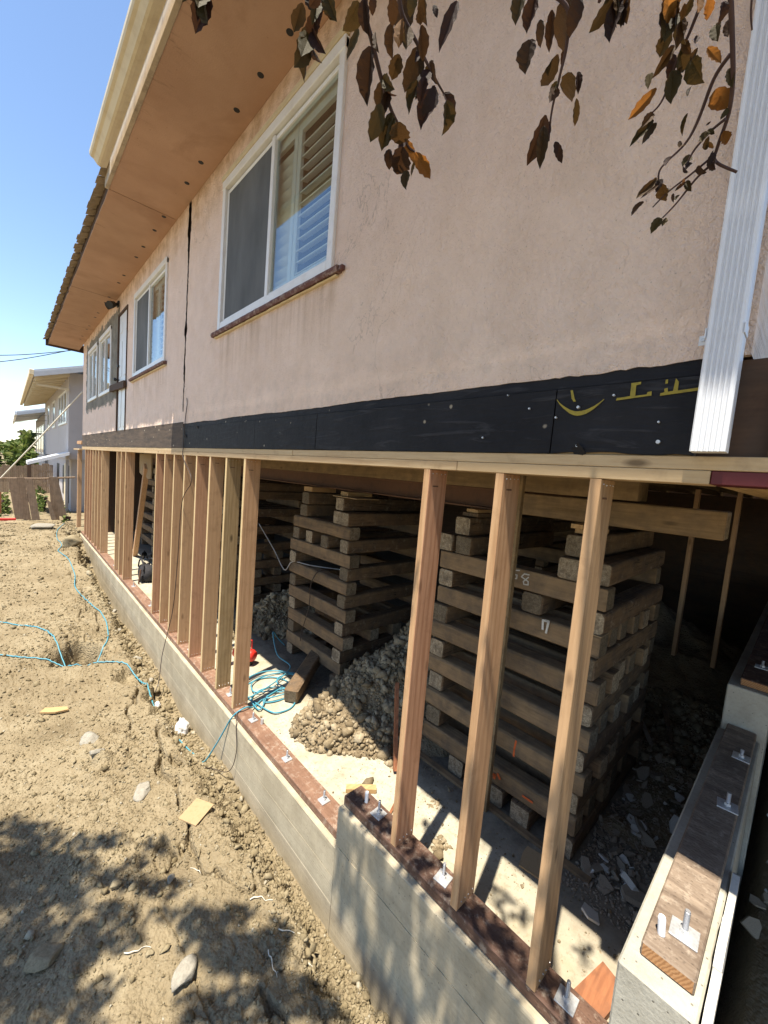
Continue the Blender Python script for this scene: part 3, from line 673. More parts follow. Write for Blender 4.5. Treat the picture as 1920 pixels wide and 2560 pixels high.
# ================================================================== STUD FRAMING
def framing():
    t = thing('stud_wall', 'open new stud framing between the stem wall and the black-papered band of the house', 'stud wall', (0.07, 5, -2.23))
    r = random.Random(8)
    gr = wood('stud_green', 'z', (0.38, 0.265, 0.14), (0.25, 0.165, 0.075), (0.34, 0.24, 0.115), knot=0.8)
    tan = wood('stud_tan', 'z', (0.42, 0.27, 0.15), (0.28, 0.165, 0.085), (0.40, 0.26, 0.14), knot=0.9)
    red = wood('stud_red', 'z', (0.47, 0.255, 0.15), (0.33, 0.155, 0.082), (0.49, 0.29, 0.165), knot=0.5)
    pale = wood('stud_pale', 'z', (0.51, 0.335, 0.19), (0.38, 0.22, 0.115), (0.52, 0.36, 0.21), knot=0.6)
    edge = wood('stud_edge_sunlit', 'z', (0.52, 0.39, 0.205), (0.42, 0.29, 0.14), (0.55, 0.43, 0.24), knot=0.3)  # paler copy of the stud wood, sunlight painted into the outer face
    edge2 = wood('stud_edge_near_sunlit', 'z', (0.44, 0.275, 0.15), (0.31, 0.175, 0.085), (0.46, 0.30, 0.165), knot=0.5)  # milder painted-in sunlight for the outer faces of the near studs
    def stud(y, zb, zt=0.0525, mat=None, tw=0.0, x1=0.14):
        b = MB(); n = 12; z0, z1 = zb+0.001, zt; c = 0.0022; w = 0.038; d = x1
        sec = [(c, 0), (d-c, 0), (d, c), (d, w-c), (d-c, w), (c, w), (0, w-c), (0, c)]
        V = []
        for i in range(n+1):
            q = i/n; z = z0+(z1-z0)*q; bow = tw*math.sin(math.pi*q); an = tw*1.2*math.sin(math.pi*q*1.0)
            ca, sa = math.cos(an), math.sin(an)
            for (px, py) in sec:
                px -= d/2; py -= w/2
                V.append((d/2+px*ca-py*sa, y+w/2+px*sa+py*ca+bow*0.25, z))
        k = 8
        F = [(i*k+j, i*k+(j+1) % k, (i+1)*k+(j+1) % k, (i+1)*k+j) for i in range(n) for j in range(k)]
        F += [tuple(reversed(range(k))), tuple(n*k+j for j in range(k))]
        b.add(V, F)
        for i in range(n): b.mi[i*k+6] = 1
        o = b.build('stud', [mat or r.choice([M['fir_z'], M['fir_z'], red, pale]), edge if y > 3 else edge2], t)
        # toe nails along the foot
        nb = MB()
        for xx in (0.03, 0.06, 0.085, 0.12): nb.tube([(xx, y+0.001, zb+0.03+r.uniform(-.006, .006)), (xx, y-0.003, zb+0.032)], 0.0028, 6)
        nb.build('toe_nail', M['galv'], o)
        if y < 7:
            sx = r.uniform(0.03, 0.06); zs = zt-r.uniform(0.06, 0.10)
            MB().box(sx, sx+0.042, y-0.0012, y-0.0004, zs, zs+0.007).build('grade_stamp', M['stamp'], o)
            for xx in (0.025, 0.055, 0.09, 0.12): MB().tube([(xx, y, zt-0.02+r.uniform(-.004, .004)), (xx, y-0.002, zt-0.018)], 0.0028, 6).build('nail_head', M['galv'], o)
        return o
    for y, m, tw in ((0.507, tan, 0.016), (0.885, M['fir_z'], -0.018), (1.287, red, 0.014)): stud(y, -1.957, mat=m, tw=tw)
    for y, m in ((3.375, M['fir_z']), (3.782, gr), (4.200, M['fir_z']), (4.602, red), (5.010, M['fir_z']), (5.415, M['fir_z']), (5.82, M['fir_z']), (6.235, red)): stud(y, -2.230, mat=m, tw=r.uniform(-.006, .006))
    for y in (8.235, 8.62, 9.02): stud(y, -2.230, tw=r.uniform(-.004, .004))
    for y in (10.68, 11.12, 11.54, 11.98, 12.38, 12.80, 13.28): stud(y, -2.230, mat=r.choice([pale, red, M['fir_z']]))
    # plates
    for y0, y1 in ((0.214, 1.127), (1.130, 5.9), (5.905, 10.6), (10.605, 13.92)): MB().box(0.0, 0.14, y0, y1, 0.054, 0.0945, 0.002).build('lower_top_plate', M['plate'], t)
    for y0, y1 in ((-0.6, 2.6), (2.605, 7.4), (7.405, 13.98)): MB().box(0.001, 0.141, y0, y1, 0.096, 0.1365, 0.002).build('upper_top_plate', M['plate'], t)
    # red painted header end over the end wall
    MB().box(0.002, 0.16, -0.6, 0.212, 0.055, 0.0945, 0.002).build('header_end', M['redpaint'], t)
    MB().box(0.162, 4.0, 0.04, 0.210, 0.055, 0.0945, 0.002).build('end_wall_plate', M['fir_x'], t)
    # diagonal brace and its plywood gusset behind the studs
    b = MB(); p0 = Vector((0.62, 10.4, SL+0.02)); p1 = Vector((0.42, 8.65, -0.18)); d = (p1-p0); L = d.length
    Mx = Matrix.Translation(p0) @ d.to_track_quat('Z', 'X').to_matrix().to_4x4()
    b.box(-0.075, 0.075, -0.045, 0.045, 0, L, 0.004, M=Mx); b.build('diagonal_brace', M['fir_z'], t)
    poly = [(8.35, 0.05), (9.25, 0.05), (9.25, -0.15), (9.22, -0.33), (9.0, -0.37), (8.8, -0.33), (8.6, -0.42), (8.35, -0.40)]
    MB().prism(poly, (0.42, 0, 0), (0, 1, 0), (0, 0, 1), (1, 0, 0), 0.02).build('gusset', M['osb'], t)
    # ends of blocking and the post beyond the far corner
    MB().box(-0.02, 0.10, 13.95, 14.9, 0.20, 0.29, 0.003).build('blocking', M['fir_y'], t)
    MB().box(-0.06, 0.02, 13.99, 15.3, 0.03, 0.07, 0.003).build('blocking', M['plate'], t)
framing()
o = MB().box(-0.03, 0.065, 14.5, 14.62, -2.3, 0.06, 0.003).build('corner_post', M['fir_z']); tagit(o, 'thin timber post standing just beyond the far corner of the stud wall', 'post')

# ================================================================== HOUSE
house = thing('house', 'pink stucco house raised on timber cribs with its lower wall stripped', 'house', (3, 7, 0.14))
YE = 13.93
def wall():
    b = MB(); r = random.Random(2)
    zs = list(np.linspace(0.2, 2.9, 110))
    def bot(y): return 0.42 + 0.010*float(fbm(y, 0, 2.2, 4, 3)) + (0.012*abs(float(vn(y*18, 2, 5))) if y < 0.72 else 0.003*float(vn(y*30, 2, 5)))
    def rect(y0, y1, z0, z1, ny=None, fl=None, fr=None, nz=1, botz=False):
        ny = ny or 1
        rows = [z0+(z1-z0)*i/nz for i in range(nz+1)]; V = []
        for z in rows:
            a = fl(z) if fl else y0; c = fr(z) if fr else y1
            for j in range(ny+1):
                y = a+(c-a)*j/ny; zz = bot(y) if (botz and z == z0) else z
                V.append((0.0, y, zz))
        k = ny+1
        b.add(V, [(i*k+j, i*k+j+1, (i+1)*k+j+1, (i+1)*k+j) for i in range(nz) for j in range(ny)])
        if botz:   # thickness of the broken lower edge
            ed = [V[j] for j in range(k)]
            b.add(ed+[(0.022, p[1], p[2]) for p in ed], [(j, j+1, k+j+1, k+j) for j in range(k-1)])
    def wid(z):  # width of the crack down the stucco
        a = 0.080*sstep(2.1, 2.45, z)*(0.75+0.5*float(vn(z*5, 3, 19))) + 0.022 + 0.09*max(0, float(vn(z*5, 3, 9))) + 0.07*sstep(1.40, 1.46, z)*(1-sstep(1.5, 1.62, z))
        return float(a)*(0.35+0.65*float(sstep(0.62, 0.8, z)))
    def cen(z): return 5.155+0.02*float(fbm(z, 1, 2.5, 4, 6))
    def jag(z, s): return 0.028*float(vn(z*18, s, 4))+0.02*float(vn(z*60, s, 5))
    cl = lambda z: cen(z)-wid(z)/2-abs(jag(z, 1))
    cr = lambda z: cen(z)+wid(z)/2+abs(jag(z, 7))
    T = 2.9
    W1 = (2.232, 4.128, 1.27, 2.602); W2 = (5.96, 7.79, 1.255, 2.545); DR = (8.33, 9.13, 0.415, 2.55); WL = (11.49, 12.88, 1.243, 2.49); WR = (9.79, 11.185, 1.235, 2.50)
    rect(0.165, W1[0], 0.42, T, 120, nz=1, botz=True)
    rect(W1[0], W1[1], 0.42, W1[2], 60, botz=True); rect(W1[0], W1[1], W1[3], T)
    rect(W1[1], 5.1, 0.42, 0.56, 20, botz=True); rect(W1[1], 5.1, 0.56, T, 1, None, cl, 90)
    rect(5.1, 5.20, 0.42, 0.56, 4, botz=True); rect(5.20, W2[0], 0.42, 0.56, 20, botz=True); rect(5.2, W2[0], 0.56, T, 1, cr, None, 90)
    rect(W2[0], W2[1], 0.42, W2[2], 30, botz=True); rect(W2[0], W2[1], W2[3], T)
    rect(W2[1], DR[0], 0.42, T, 10, botz=True); rect(DR[0], DR[1], DR[3], T)
    rect(DR[1], WR[0], 0.40, T, 10, botz=True); rect(WR[0], WR[1], 0.40, WR[2], 10, botz=True); rect(WR[0], WR[1], WR[3], T)
    rect(WR[1], WL[0], 0.40, T, 6, botz=True); rect(WL[0], WL[1], 0.40, WL[2], 10, botz=True); rect(WL[0], WL[1], WL[3], T)
    rect(WL[1], YE, 0.40, T, 10, botz=True)
    # corner returns, back and top-less shell
    b.add([(0, YE, 0.40), (8, YE, 0.40), (8, YE, 5.2), (0, YE, 2.9)], [(0, 1, 2, 3)])
    b.add([(0, 0.165, 0.42), (8, 0.165, 0.42), (8, 0.165, 5.2), (0, 0.165, 2.9)], [(0, 3, 2, 1)])
    b.add([(8, 0.165, 0.1), (8, YE, 0.1), (8, YE, 5.2), (8, 0.165, 5.2)], [(0, 1, 2, 3)])
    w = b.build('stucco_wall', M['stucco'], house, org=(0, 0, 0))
    # dark sheathing behind (seen in the crack) and dark rooms behind the windows
    MB().box(0.030, 0.042, 5.0, 5.32, 0.42, 2.89).build('crack_backing', M['darkwood'], w)
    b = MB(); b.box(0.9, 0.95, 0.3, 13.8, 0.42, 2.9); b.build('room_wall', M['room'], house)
    return W1, W2, DR, WL, WR
W1, W2, DR, WL, WR = wall()
# strips of torn stucco at the broken bottom edge
def band():
    def sheet(y0, y1, z0, z1, x0, x1, mat, name, wav=0.0, seed=1, tear=0.0):
        n = max(4, int((y1-y0)/0.04)); V = []; 
        for i in range(n+1):
            y = y0+(y1-y0)*i/n
            t0 = z0 + tear*max(0, float(vn(y*16, 1, seed+2)))**1.0; t1 = z1+wav*float(vn(y*4, 1, seed))
            bul = 0.0016*float(vn(y*6, 4, seed))
            V += [(x0+bul, y, t0), (x0+bul+0.001, y, (t0+t1)/2), (x0+bul, y, t1), (x1, y, t1), (x1, y, t0)]
        F = [(i*5+j, (i+1)*5+j, (i+1)*5+(j+1) % 5, i*5+(j+1) % 5) for i in range(n) for j in range(5)]
        F += [(4, 3, 2, 1, 0), tuple(n*5+j for j in range(5))]
        return MB().add(V, F).build(name, mat, house)
    P = M['paper']
    for y0, y1, sd in ((0.262, 0.697, 1), (0.702, 2.300, 2), (2.306, 3.222, 3), (3.226, 5.115, 4)):
        sheet(y0, y1, 0.1385, 0.374, -0.004, 0.011, P, 'sheathing_panel', 0, sd, 0.02 if sd == 1 else 0.006)
    sheet(0.262, 5.13, 0.377, 0.45, 0.003, 0.012, P, 'flashing_strip', 0, 9)
    sheet(5.12, 13.9, 0.1385, 0.44, -0.003, 0.011, M['brownpaper'], 'sheathing_panel', 0, 6)
    sheet(-0.7, 0.258, 0.1385, 0.41, 0.022, 0.05, M['darkwood'], 'rim_board', 0, 7)
    MB().box(-0.004, 0.02, 0.04, 0.10, 0.139, 0.41, 0.002).build('rim_board', M['darkwood'], house)
    # split showing pale wood under the torn bottom of the near panel
    b = MB(); b.box(0.012, 0.016, 0.27, 0.70, 0.138, 0.17); b.build('split_wood', M['osb'], house)
    # torn flaps of paper and hardware
    r = random.Random(3)
    for y, z, s in ((0.595, 0.155, 0.030), (5.0, 0.27, 0.05), (4.62, 0.36, 0.045), (13.1, 0.18, 0.10), (0.66, 0.30, 0.0)):
        if s == 0: continue
        pts = [(-s*0.9, -s*0.6), (-s*0.1, -s*1.0), (s*0.5, -s*0.75), (s*0.95, -s*0.1), (s*0.35, s*0.35), (0, s*0.8), (-s*0.5, s*0.2)]
        MB().prism([(p[0], p[1]) for p in pts], (-0.007, y, z), (0.12, 0.99, 0), (-0.45, 0, 0.89), (-1, 0, 0), 0.0015).build('torn_paper', M['paper'], house)
    nb = MB()
    for y, z, s in ((0.613, 0.303, 0.0055), (0.354, 0.178, 0.0065), (0.600, 0.166, 0.0055), (0.50, 0.335, 0.004), (0.69, 0.27, 0.004), (0.36, 0.24, 0.0035), (0.80, 0.31, 0.004), (1.0, 0.20, 0.004), (0.9, 0.37, 0.003)):
        MB().tube([(-0.003, y, z), (-0.012, y, z+0.0005)], [s, s*0.9], 10).build('nail_head', M['galv'], house)
    # yellow stencilled letter feet cut by the strip above
    def stroke(poly): MB().prism([(-p[0], p[1]) for p in poly], (-0.0062, 0, 0), (0, -1, 0), (0, 0, 1), (-1, 0, 0), 0.0006).build('stencil_letter', M['yellow'], house)
    arc = []
    for i in range(13):
        q = i/12; arc.append((0.695-0.165*q, 0.335-0.062*math.sin(math.pi*min(1, q*1.0)*0.95)**0.9 + 0.002*vn(i*1.7, 0, 1)-0.028*q*0))
    arc2 = [(a[0]*1.0+0.003*(1-2*abs(i/12-0.5)), a[1]+0.013*math.sin(math.pi*i/12)+0.003) for i, a in enumerate(arc)]
    stroke([(float(p[0]), float(p[1])) for p in arc]+[(float(p[0]), float(p[1])) for p in reversed(arc2)])
    stroke([(0.648, 0.366), (0.640, 0.366), (0.630, 0.335), (0.624, 0.325), (0.632, 0.324), (0.641, 0.336)])
    stroke([(0.492, 0.3175), (0.390, 0.325), (0.391, 0.339), (0.402, 0.337), (0.404, 0.330), (0.436, 0.328), (0.437, 0.362), (0.424, 0.364), (0.424, 0.372), (0.452, 0.3705), (0.451, 0.329), (0.478, 0.326), (0.490, 0.326)])
    stroke([(0.367, 0.322), (0.264, 0.330), (0.264, 0.342), (0.270, 0.338), (0.322, 0.334), (0.322, 0.360), (0.331, 0.372), (0.334, 0.334), (0.347, 0.333), (0.349, 0.345), (0.358, 0.343), (0.356, 0.332), (0.367, 0.330)])
    stroke([(0.357, 0.358), (0.350, 0.359), (0.351, 0.371), (0.357, 0.370)])
band()

def window(w, split, leftscreen, name, shut=True, parent=house, muntin=None):
    y0, y1, z0, z1 = w; fo = 0.062
    f = MB(); x0, x1 = -0.022, 0.05
    # stepped outer frame
    f.box(x0, x1, y0, y0+fo, z0, z1, 0.004); f.box(x0, x1, y1-fo, y1, z0, z1, 0.004)
    f.box(x0+0.001, x1-0.001, y0+fo, y1-fo, z0, z0+fo, 0.004); f.box(x0-0.006, x1-0.001, y0-0.0, y1+0.0, z1-fo-0.001, z1+0.012, 0.004)
    fr = f.build('window', M['vinyl'], parent)
    # inner sash rails
    s = MB(); a0, a1, b0, b1 = y0+fo+0.001, y1-fo-0.001, z0+fo+0.001, z1-fo-0.013
    s.box(0.004, 0.04, a0, a0+0.03, b0, b1, 0.003); s.box(0.004, 0.04, a1-0.03, a1, b0, b1, 0.003)
    s.box(0.005, 0.039, a0+0.03, a1-0.03, b0, b0+0.03, 0.003); s.box(0.005, 0.039, a0+0.03, a1-0.03, b1-0.03, b1, 0.003)
    s.build('sash', M['vinyl'], fr)
    MB().box(-0.008, 0.035, split-0.024, split+0.024, b0, b1, 0.004).build('mullion', M['vinyl'], fr)
    for q0, q1, sc in ((a0+0.03, split-0.024, False), (split+0.024, a1-0.03, leftscreen)):
        MB().box(0.018, 0.022, q0, q1, b0+0.03, b1-0.03).build('pane', M['glass'], fr)
        if sc: MB().box(0.008, 0.010, q0+0.0005, q1-0.0005, b0+0.0305, b1-0.0305).build('insect_screen', M['screen'], fr)
    if shut:
        nsh = max(2, int(round((y1-y0)/0.55)))
        wd = (a1-a0)/nsh
        for i in range(nsh):
            q0 = a0+i*wd+0.004; q1 = q0+wd-0.008
            b = MB(); b.box(0.055, 0.083, q0, q0+0.05, b0, b1, 0.003); b.box(0.055, 0.083, q1-0.05, q1, b0, b1, 0.003)
            b.box(0.056, 0.082, q0+0.05, q1-0.05, b0, b0+0.09); b.box(0.056, 0.082, q0+0.05, q1-0.05, b1-0.09, b1)
            b.build('shutter_panel', M['shutter'], fr)
            zz = b0+0.115; k = 0
            sl = MB()
            while zz < b1-0.11:
                Mx = Matrix.Translation((0.090, (q0+q1)/2, zz)) @ Matrix.Rotation(RAD(-18 if i % 2 == 0 else 48), 4, 'Y')
                sl = MB().box(-0.030, 0.030, -(q1-q0)/2+0.052, (q1-q0)/2-0.052, -0.004, 0.004, 0.002, M=Mx)
                sl.build('shutter_slat', M['shutter'], fr); zz += 0.082
    return fr
wa = window(W1, 3.155, True, 'window')
wb_ = window(W2, 6.89, True, 'window')
window(WR, 10.55, False, 'window', False); window(WL, 12.2, False, 'window', False)
# cream head trim and peeling red sills
MB().box(-0.034, -0.001, 2.222, 4.138, 2.616, 2.66, 0.003).build('head_trim', M['oldcream'], house)
def sillbar(y0, y1, zt, th, dep, mat):
    r = random.Random(int(y0*10)); b = MB(); n = max(8, int((y1-y0)/0.05)); V = []
    for i in range(n+1):
        y = y0+(y1-y0)*i/n; j = r.uniform(-.003, .003)
        V += [(-0.0005, y, zt), (-dep+j, y, zt-0.006+j*0.3), (-dep-0.002+j, y, zt-th*0.55), (-dep+0.006+j, y, zt-th+j*0.5), (-0.0005, y, zt-th)]
    F = [(i*5+j, i*5+(j+1) % 5, (i+1)*5+(j+1) % 5, (i+1)*5+j) for i in range(n) for j in range(5)]
    F += [(0, 1, 2, 3, 4), tuple(n*5+j for j in reversed(range(5)))]
    return b.add(V, F).build('window_sill', mat, house)
sillbar(2.14, 4.24, 1.262, 0.042, 0.042, M['redsill']); sillbar(2.17, 4.20, 1.219, 0.012, 0.024, M['oldcream'])
sillbar(5.89, 7.92, 1.25, 0.04, 0.05, M['redsill']); sillbar(5.90, 7.90, 1.208, 0.016, 0.03, M['oldcream'])
# end lug on the right of the near sill
MB().box(-0.03, -0.001, 2.105, 2.139, 1.225, 1.255, 0.004).build('sill_lug', M['redsill'], house)
def door():
    y0, y1, z0, z1 = DR
    f = MB(); f.box(-0.016, 0.06, y0, y0+0.03, z0, z1, 0.003); f.box(-0.016, 0.06, y1-0.03, y1, z0, z1, 0.003, mi=0); f.box(-0.016, 0.06, y0+0.03, y1-0.03, z1-0.03, z1, 0.003)
    f.build('door_frame', M['darkwood'], house)
    d = MB().box(0.012, 0.045, y0+0.032, y1-0.032, z0+0.003, z1-0.033, 0.002).build('door', M['door'], house)
    for zc, h in ((2.28, 0.17), (1.72, 0.62), (0.86, 0.72)):
        for yc in (y0+0.22, y1-0.22):
            b = MB(); h2 = h/2; w2 = 0.10
            b.box(0.004, 0.0118, yc-w2, yc+w2, zc-h2, zc+h2, 0.006); b.build('raised_panel', M['door'], d)
    k = MB(); k.tube([(0.012, y1-0.09, 1.37), (-0.03, y1-0.09, 1.37), (-0.04, y1-0.09, 1.37), (-0.075, y1-0.09, 1.37), (-0.08, y1-0.09, 1.37)], [0.012, 0.012, 0.03, 0.03, 0.015], 10); k.build('door_knob', M['black'], d)
    MB().tube([(0.012, y1-0.09, 1.62), (-0.025, y1-0.09, 1.62)], 0.025, 10).build('dead_bolt', M['black'], d)
    # board nailed across the doorway
    Mx = Matrix.Translation((-0.035, 8.98, 1.235)) @ Matrix.Rotation(RAD(2), 4, 'X')
    MB().box(-0.02, 0.016, -0.70, 0.64, -0.06, 0.06, 0.003, M=Mx).build('barring_board', M['darkwood'], house)
door()
def roof():
    ZS = 2.88; XS = -0.69
    s = MB(); s.box(XS, -0.001, -1.5, 5.655, ZS, ZS+0.015); s.build('soffit', M['soffit'], house, label='smooth brown soffit board over the near wall')
    # far soffit with a frayed outer edge
    n = 150; V = []
    for i in range(n+1):
        y = 5.665+(14.9-5.665)*i/n; e = XS + 0.02*max(0, float(vn(y*5, 1, 77)))
        V += [(-0.001, y, ZS), (e, y, ZS), (e, y, ZS+0.015), (-0.001, y, ZS+0.015)]
    so = MB().add(V, [(i*4+j, (i+1)*4+j, (i+1)*4+(j+1) % 4, i*4+(j+1) % 4) for i in range(n) for j in range(4)]+[(0, 1, 2, 3), tuple(n*4+j for j in (3, 2, 1, 0))]).build('soffit', M['soffit'], house, label='far length of brown soffit with a frayed edge')
    for y in (2.74, 3.167, 3.596, 4.436, 4.859, 5.713, 6.136, 6.719, 7.146, 8.01, 8.425, 9.322, 9.712, 10.55, 10.95, 11.8, 12.2, 13.0, 13.4):
        b = MB(); b.tube([(-0.131, y, ZS-0.0005), (-0.131, y, ZS-0.0025)], [0.025, 0.0235], 18); b.build('vent_hole', M['black'], house)
    # fascia and ogee gutter on the near half
    MB().box(-0.728, -0.692, -1.5, 5.66, 2.872, 3.04, 0.003).build('fascia', M['fascia'], house)
    prof = [(-0.760, 2.903), (-0.80, 2.888), (-0.822, 2.886), (-0.84, 2.893), (-0.85, 2.905), (-0.872, 2.93), (-0.895, 2.94), (-0.905, 2.955), (-0.907, 2.985), (-0.902, 2.988), (-0.893, 2.975), (-0.76, 2.975)]
    b = MB(); b.prism([(p[0], p[1]) for p in prof], (0, -1.5, 0), (1, 0, 0), (0, 0, 1), (0, 1, 0), 5.33+1.5)
    b.build('gutter', M['gutter'], house)
    # dark gap between the roof sheet and the frayed soffit, tile ends along the far edge
    MB().box(XS+0.04, XS+0.06, 5.67, 14.85, ZS+0.016, ZS+0.10).build('eave_board', M['darkwood'], house)
    b = MB()
    b.add([(-0.74, -1.5, 3.045), (8.5, -1.5, 5.6), (8.5, 14.95, 5.6), (-0.74, 14.95, 3.045), (-0.74, -1.5, 3.075), (8.5, -1.5, 5.63), (8.5, 14.95, 5.63), (-0.74, 14.95, 3.075)],
          [(0, 3, 2, 1), (4, 5, 6, 7), (0, 1, 5, 4), (1, 2, 6, 5), (2, 3, 7, 6), (3, 0, 4, 7)])
    rf = b.build('roof', M['tile'], house)
    r = random.Random(9)
    y = 5.37
    while y < 14.9:
        w = r.uniform(0.13, 0.19); h = r.uniform(0.012, 0.028); x = -0.785+r.uniform(-0.012, 0.012); zt = 2.975+r.uniform(-.02, .02)
        b = MB(); k = 6; pts = [(w*i/k, -h*(1-abs(2*i/k-1))*r.uniform(0.7, 1.2)) for i in range(k+1)]
        poly = [(0, 0.015)]+pts+[(w, 0.015), (w*0.5, 0.03)]
        b.prism(poly, (x, y, zt), (0, 1, 0), (0.25, 0, 0.97), (0.966, 0, 0.26), 0.10); b.build('shingle_end', M['tile'], rf); y += w*1.01
    # boxed underside between soffit edge and roof edge, rake boards
    MB().box(-0.69, -0.66, 5.67, 14.88, 2.90, 3.05).build('sub_fascia', M['darkwood'], house)
    MB().box(-0.74, 0.30, 14.905, 14.94, 2.83, 3.04, 0.003).build('rake_board', M['darkwood'], house)
    # unseen roof and eave extension, added to shade the end of the house
    return ZS
roof()
def downspout():
    b = MB(); y0, y1, xf = 0.178, 0.258, -0.085; prof = []
    n = 5
    prof.append((xf+0.060, y0)); prof.append((xf+0.004, y0)); prof.append((xf, y0+0.004))
    for i in range(n):
        ya = y0+0.010+(y1-y0-0.020)*i/n; yb = y0+0.010+(y1-y0-0.020)*(i+1)/n
        prof += [(xf, ya+0.001), (xf+0.006, ya+0.0045), (xf+0.006, yb-0.0045), (xf, yb-0.001)]
    prof += [(xf, y1-0.004), (xf+0.004, y1), (xf+0.060, y1)]
    b.prism([(p[0], p[1]) for p in prof], (0, 0, 0.143), (1, 0, 0), (0, 1, 0), (0, 0, 1), 2.73)
    d = b.build('downspout', M['white_metal'], house)
    s = MB(); s.box(xf-0.002, xf+0.055, y0-0.003, y0-0.0005, 0.455, 0.482); s.box(xf-0.002, xf+0.06, y1+0.0005, y1+0.003, 0.455, 0.482)
    s.box(-0.024, -0.022, y1+0.003, y1+0.026, 0.455, 0.482); s.build('pipe_strap', M['white_metal'], d)
    MB().tube([(-0.024, y1+0.016, 0.469), (-0.031, y1+0.016, 0.469)], 0.005, 8).build('screw_head', M['galv'], d)
downspout()
# floor of the house seen from below
def underfloor():
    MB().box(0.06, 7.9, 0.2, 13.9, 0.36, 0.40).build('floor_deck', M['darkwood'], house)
    y = 0.3
    while y < 13.8:
        MB().box(0.055, 7.9, y, y+0.04, 0.142, 0.358).build('floor_joist', M['oldbeam'], house); y += 0.406
    MB().box(1.19, 1.39, 0.70, 2.32, -0.024, 0.139, 0.004).build('old_girder', M['oldbeam'], house); MB().box(1.19, 1.39, 2.325, 12.5, -0.024, 0.139, 0.004).build('old_girder', M['oldbeam'], house)
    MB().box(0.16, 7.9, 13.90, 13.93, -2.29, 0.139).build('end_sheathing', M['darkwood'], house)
    MB().box(0.06, 7.9, -4.5, 0.03, 0.16, 0.40).build('porch_floor', M['darkwood'], house)  # unseen deck added to shade the ground right of the end wall
    MB().box(0.9, 7.9, -4.5, -4.4, -2.6, 0.159).build('porch_wall', M['darkwood'], house)  # unseen dark wall added to block light from the right
    MB().box(7.6, 7.7, -4.4, -0.01, -2.6, 0.159).build('porch_wall', M['darkwood'], house)  # second added wall, closing the back against light
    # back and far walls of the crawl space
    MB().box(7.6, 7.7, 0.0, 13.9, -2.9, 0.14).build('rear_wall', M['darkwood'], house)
underfloor()
# flood lamp under the soffit
def lamp():
    t = thing('flood_lamp', 'small black twin flood lamp high on the wall under the soffit near the door', 'lamp', (0, 9.15, 2.75))
    MB().box(-0.03, -0.001, 9.09, 9.21, 2.70, 2.80, 0.008).build('mount', M['black'], t)
    for dy, dz in ((-0.12, -0.03), (0.10, 0.0)):
        c = Vector((-0.03, 9.15, 2.75)); e = c+Vector((-0.12, dy, -0.05+dz)); d = (e-c)
        MB().tube([c, c+d*0.45, c+d*0.5, c+d*1.15], [0.02, 0.025, 0.05, 0.062], 12).build('lamp_head', M['black'], t)
lamp()

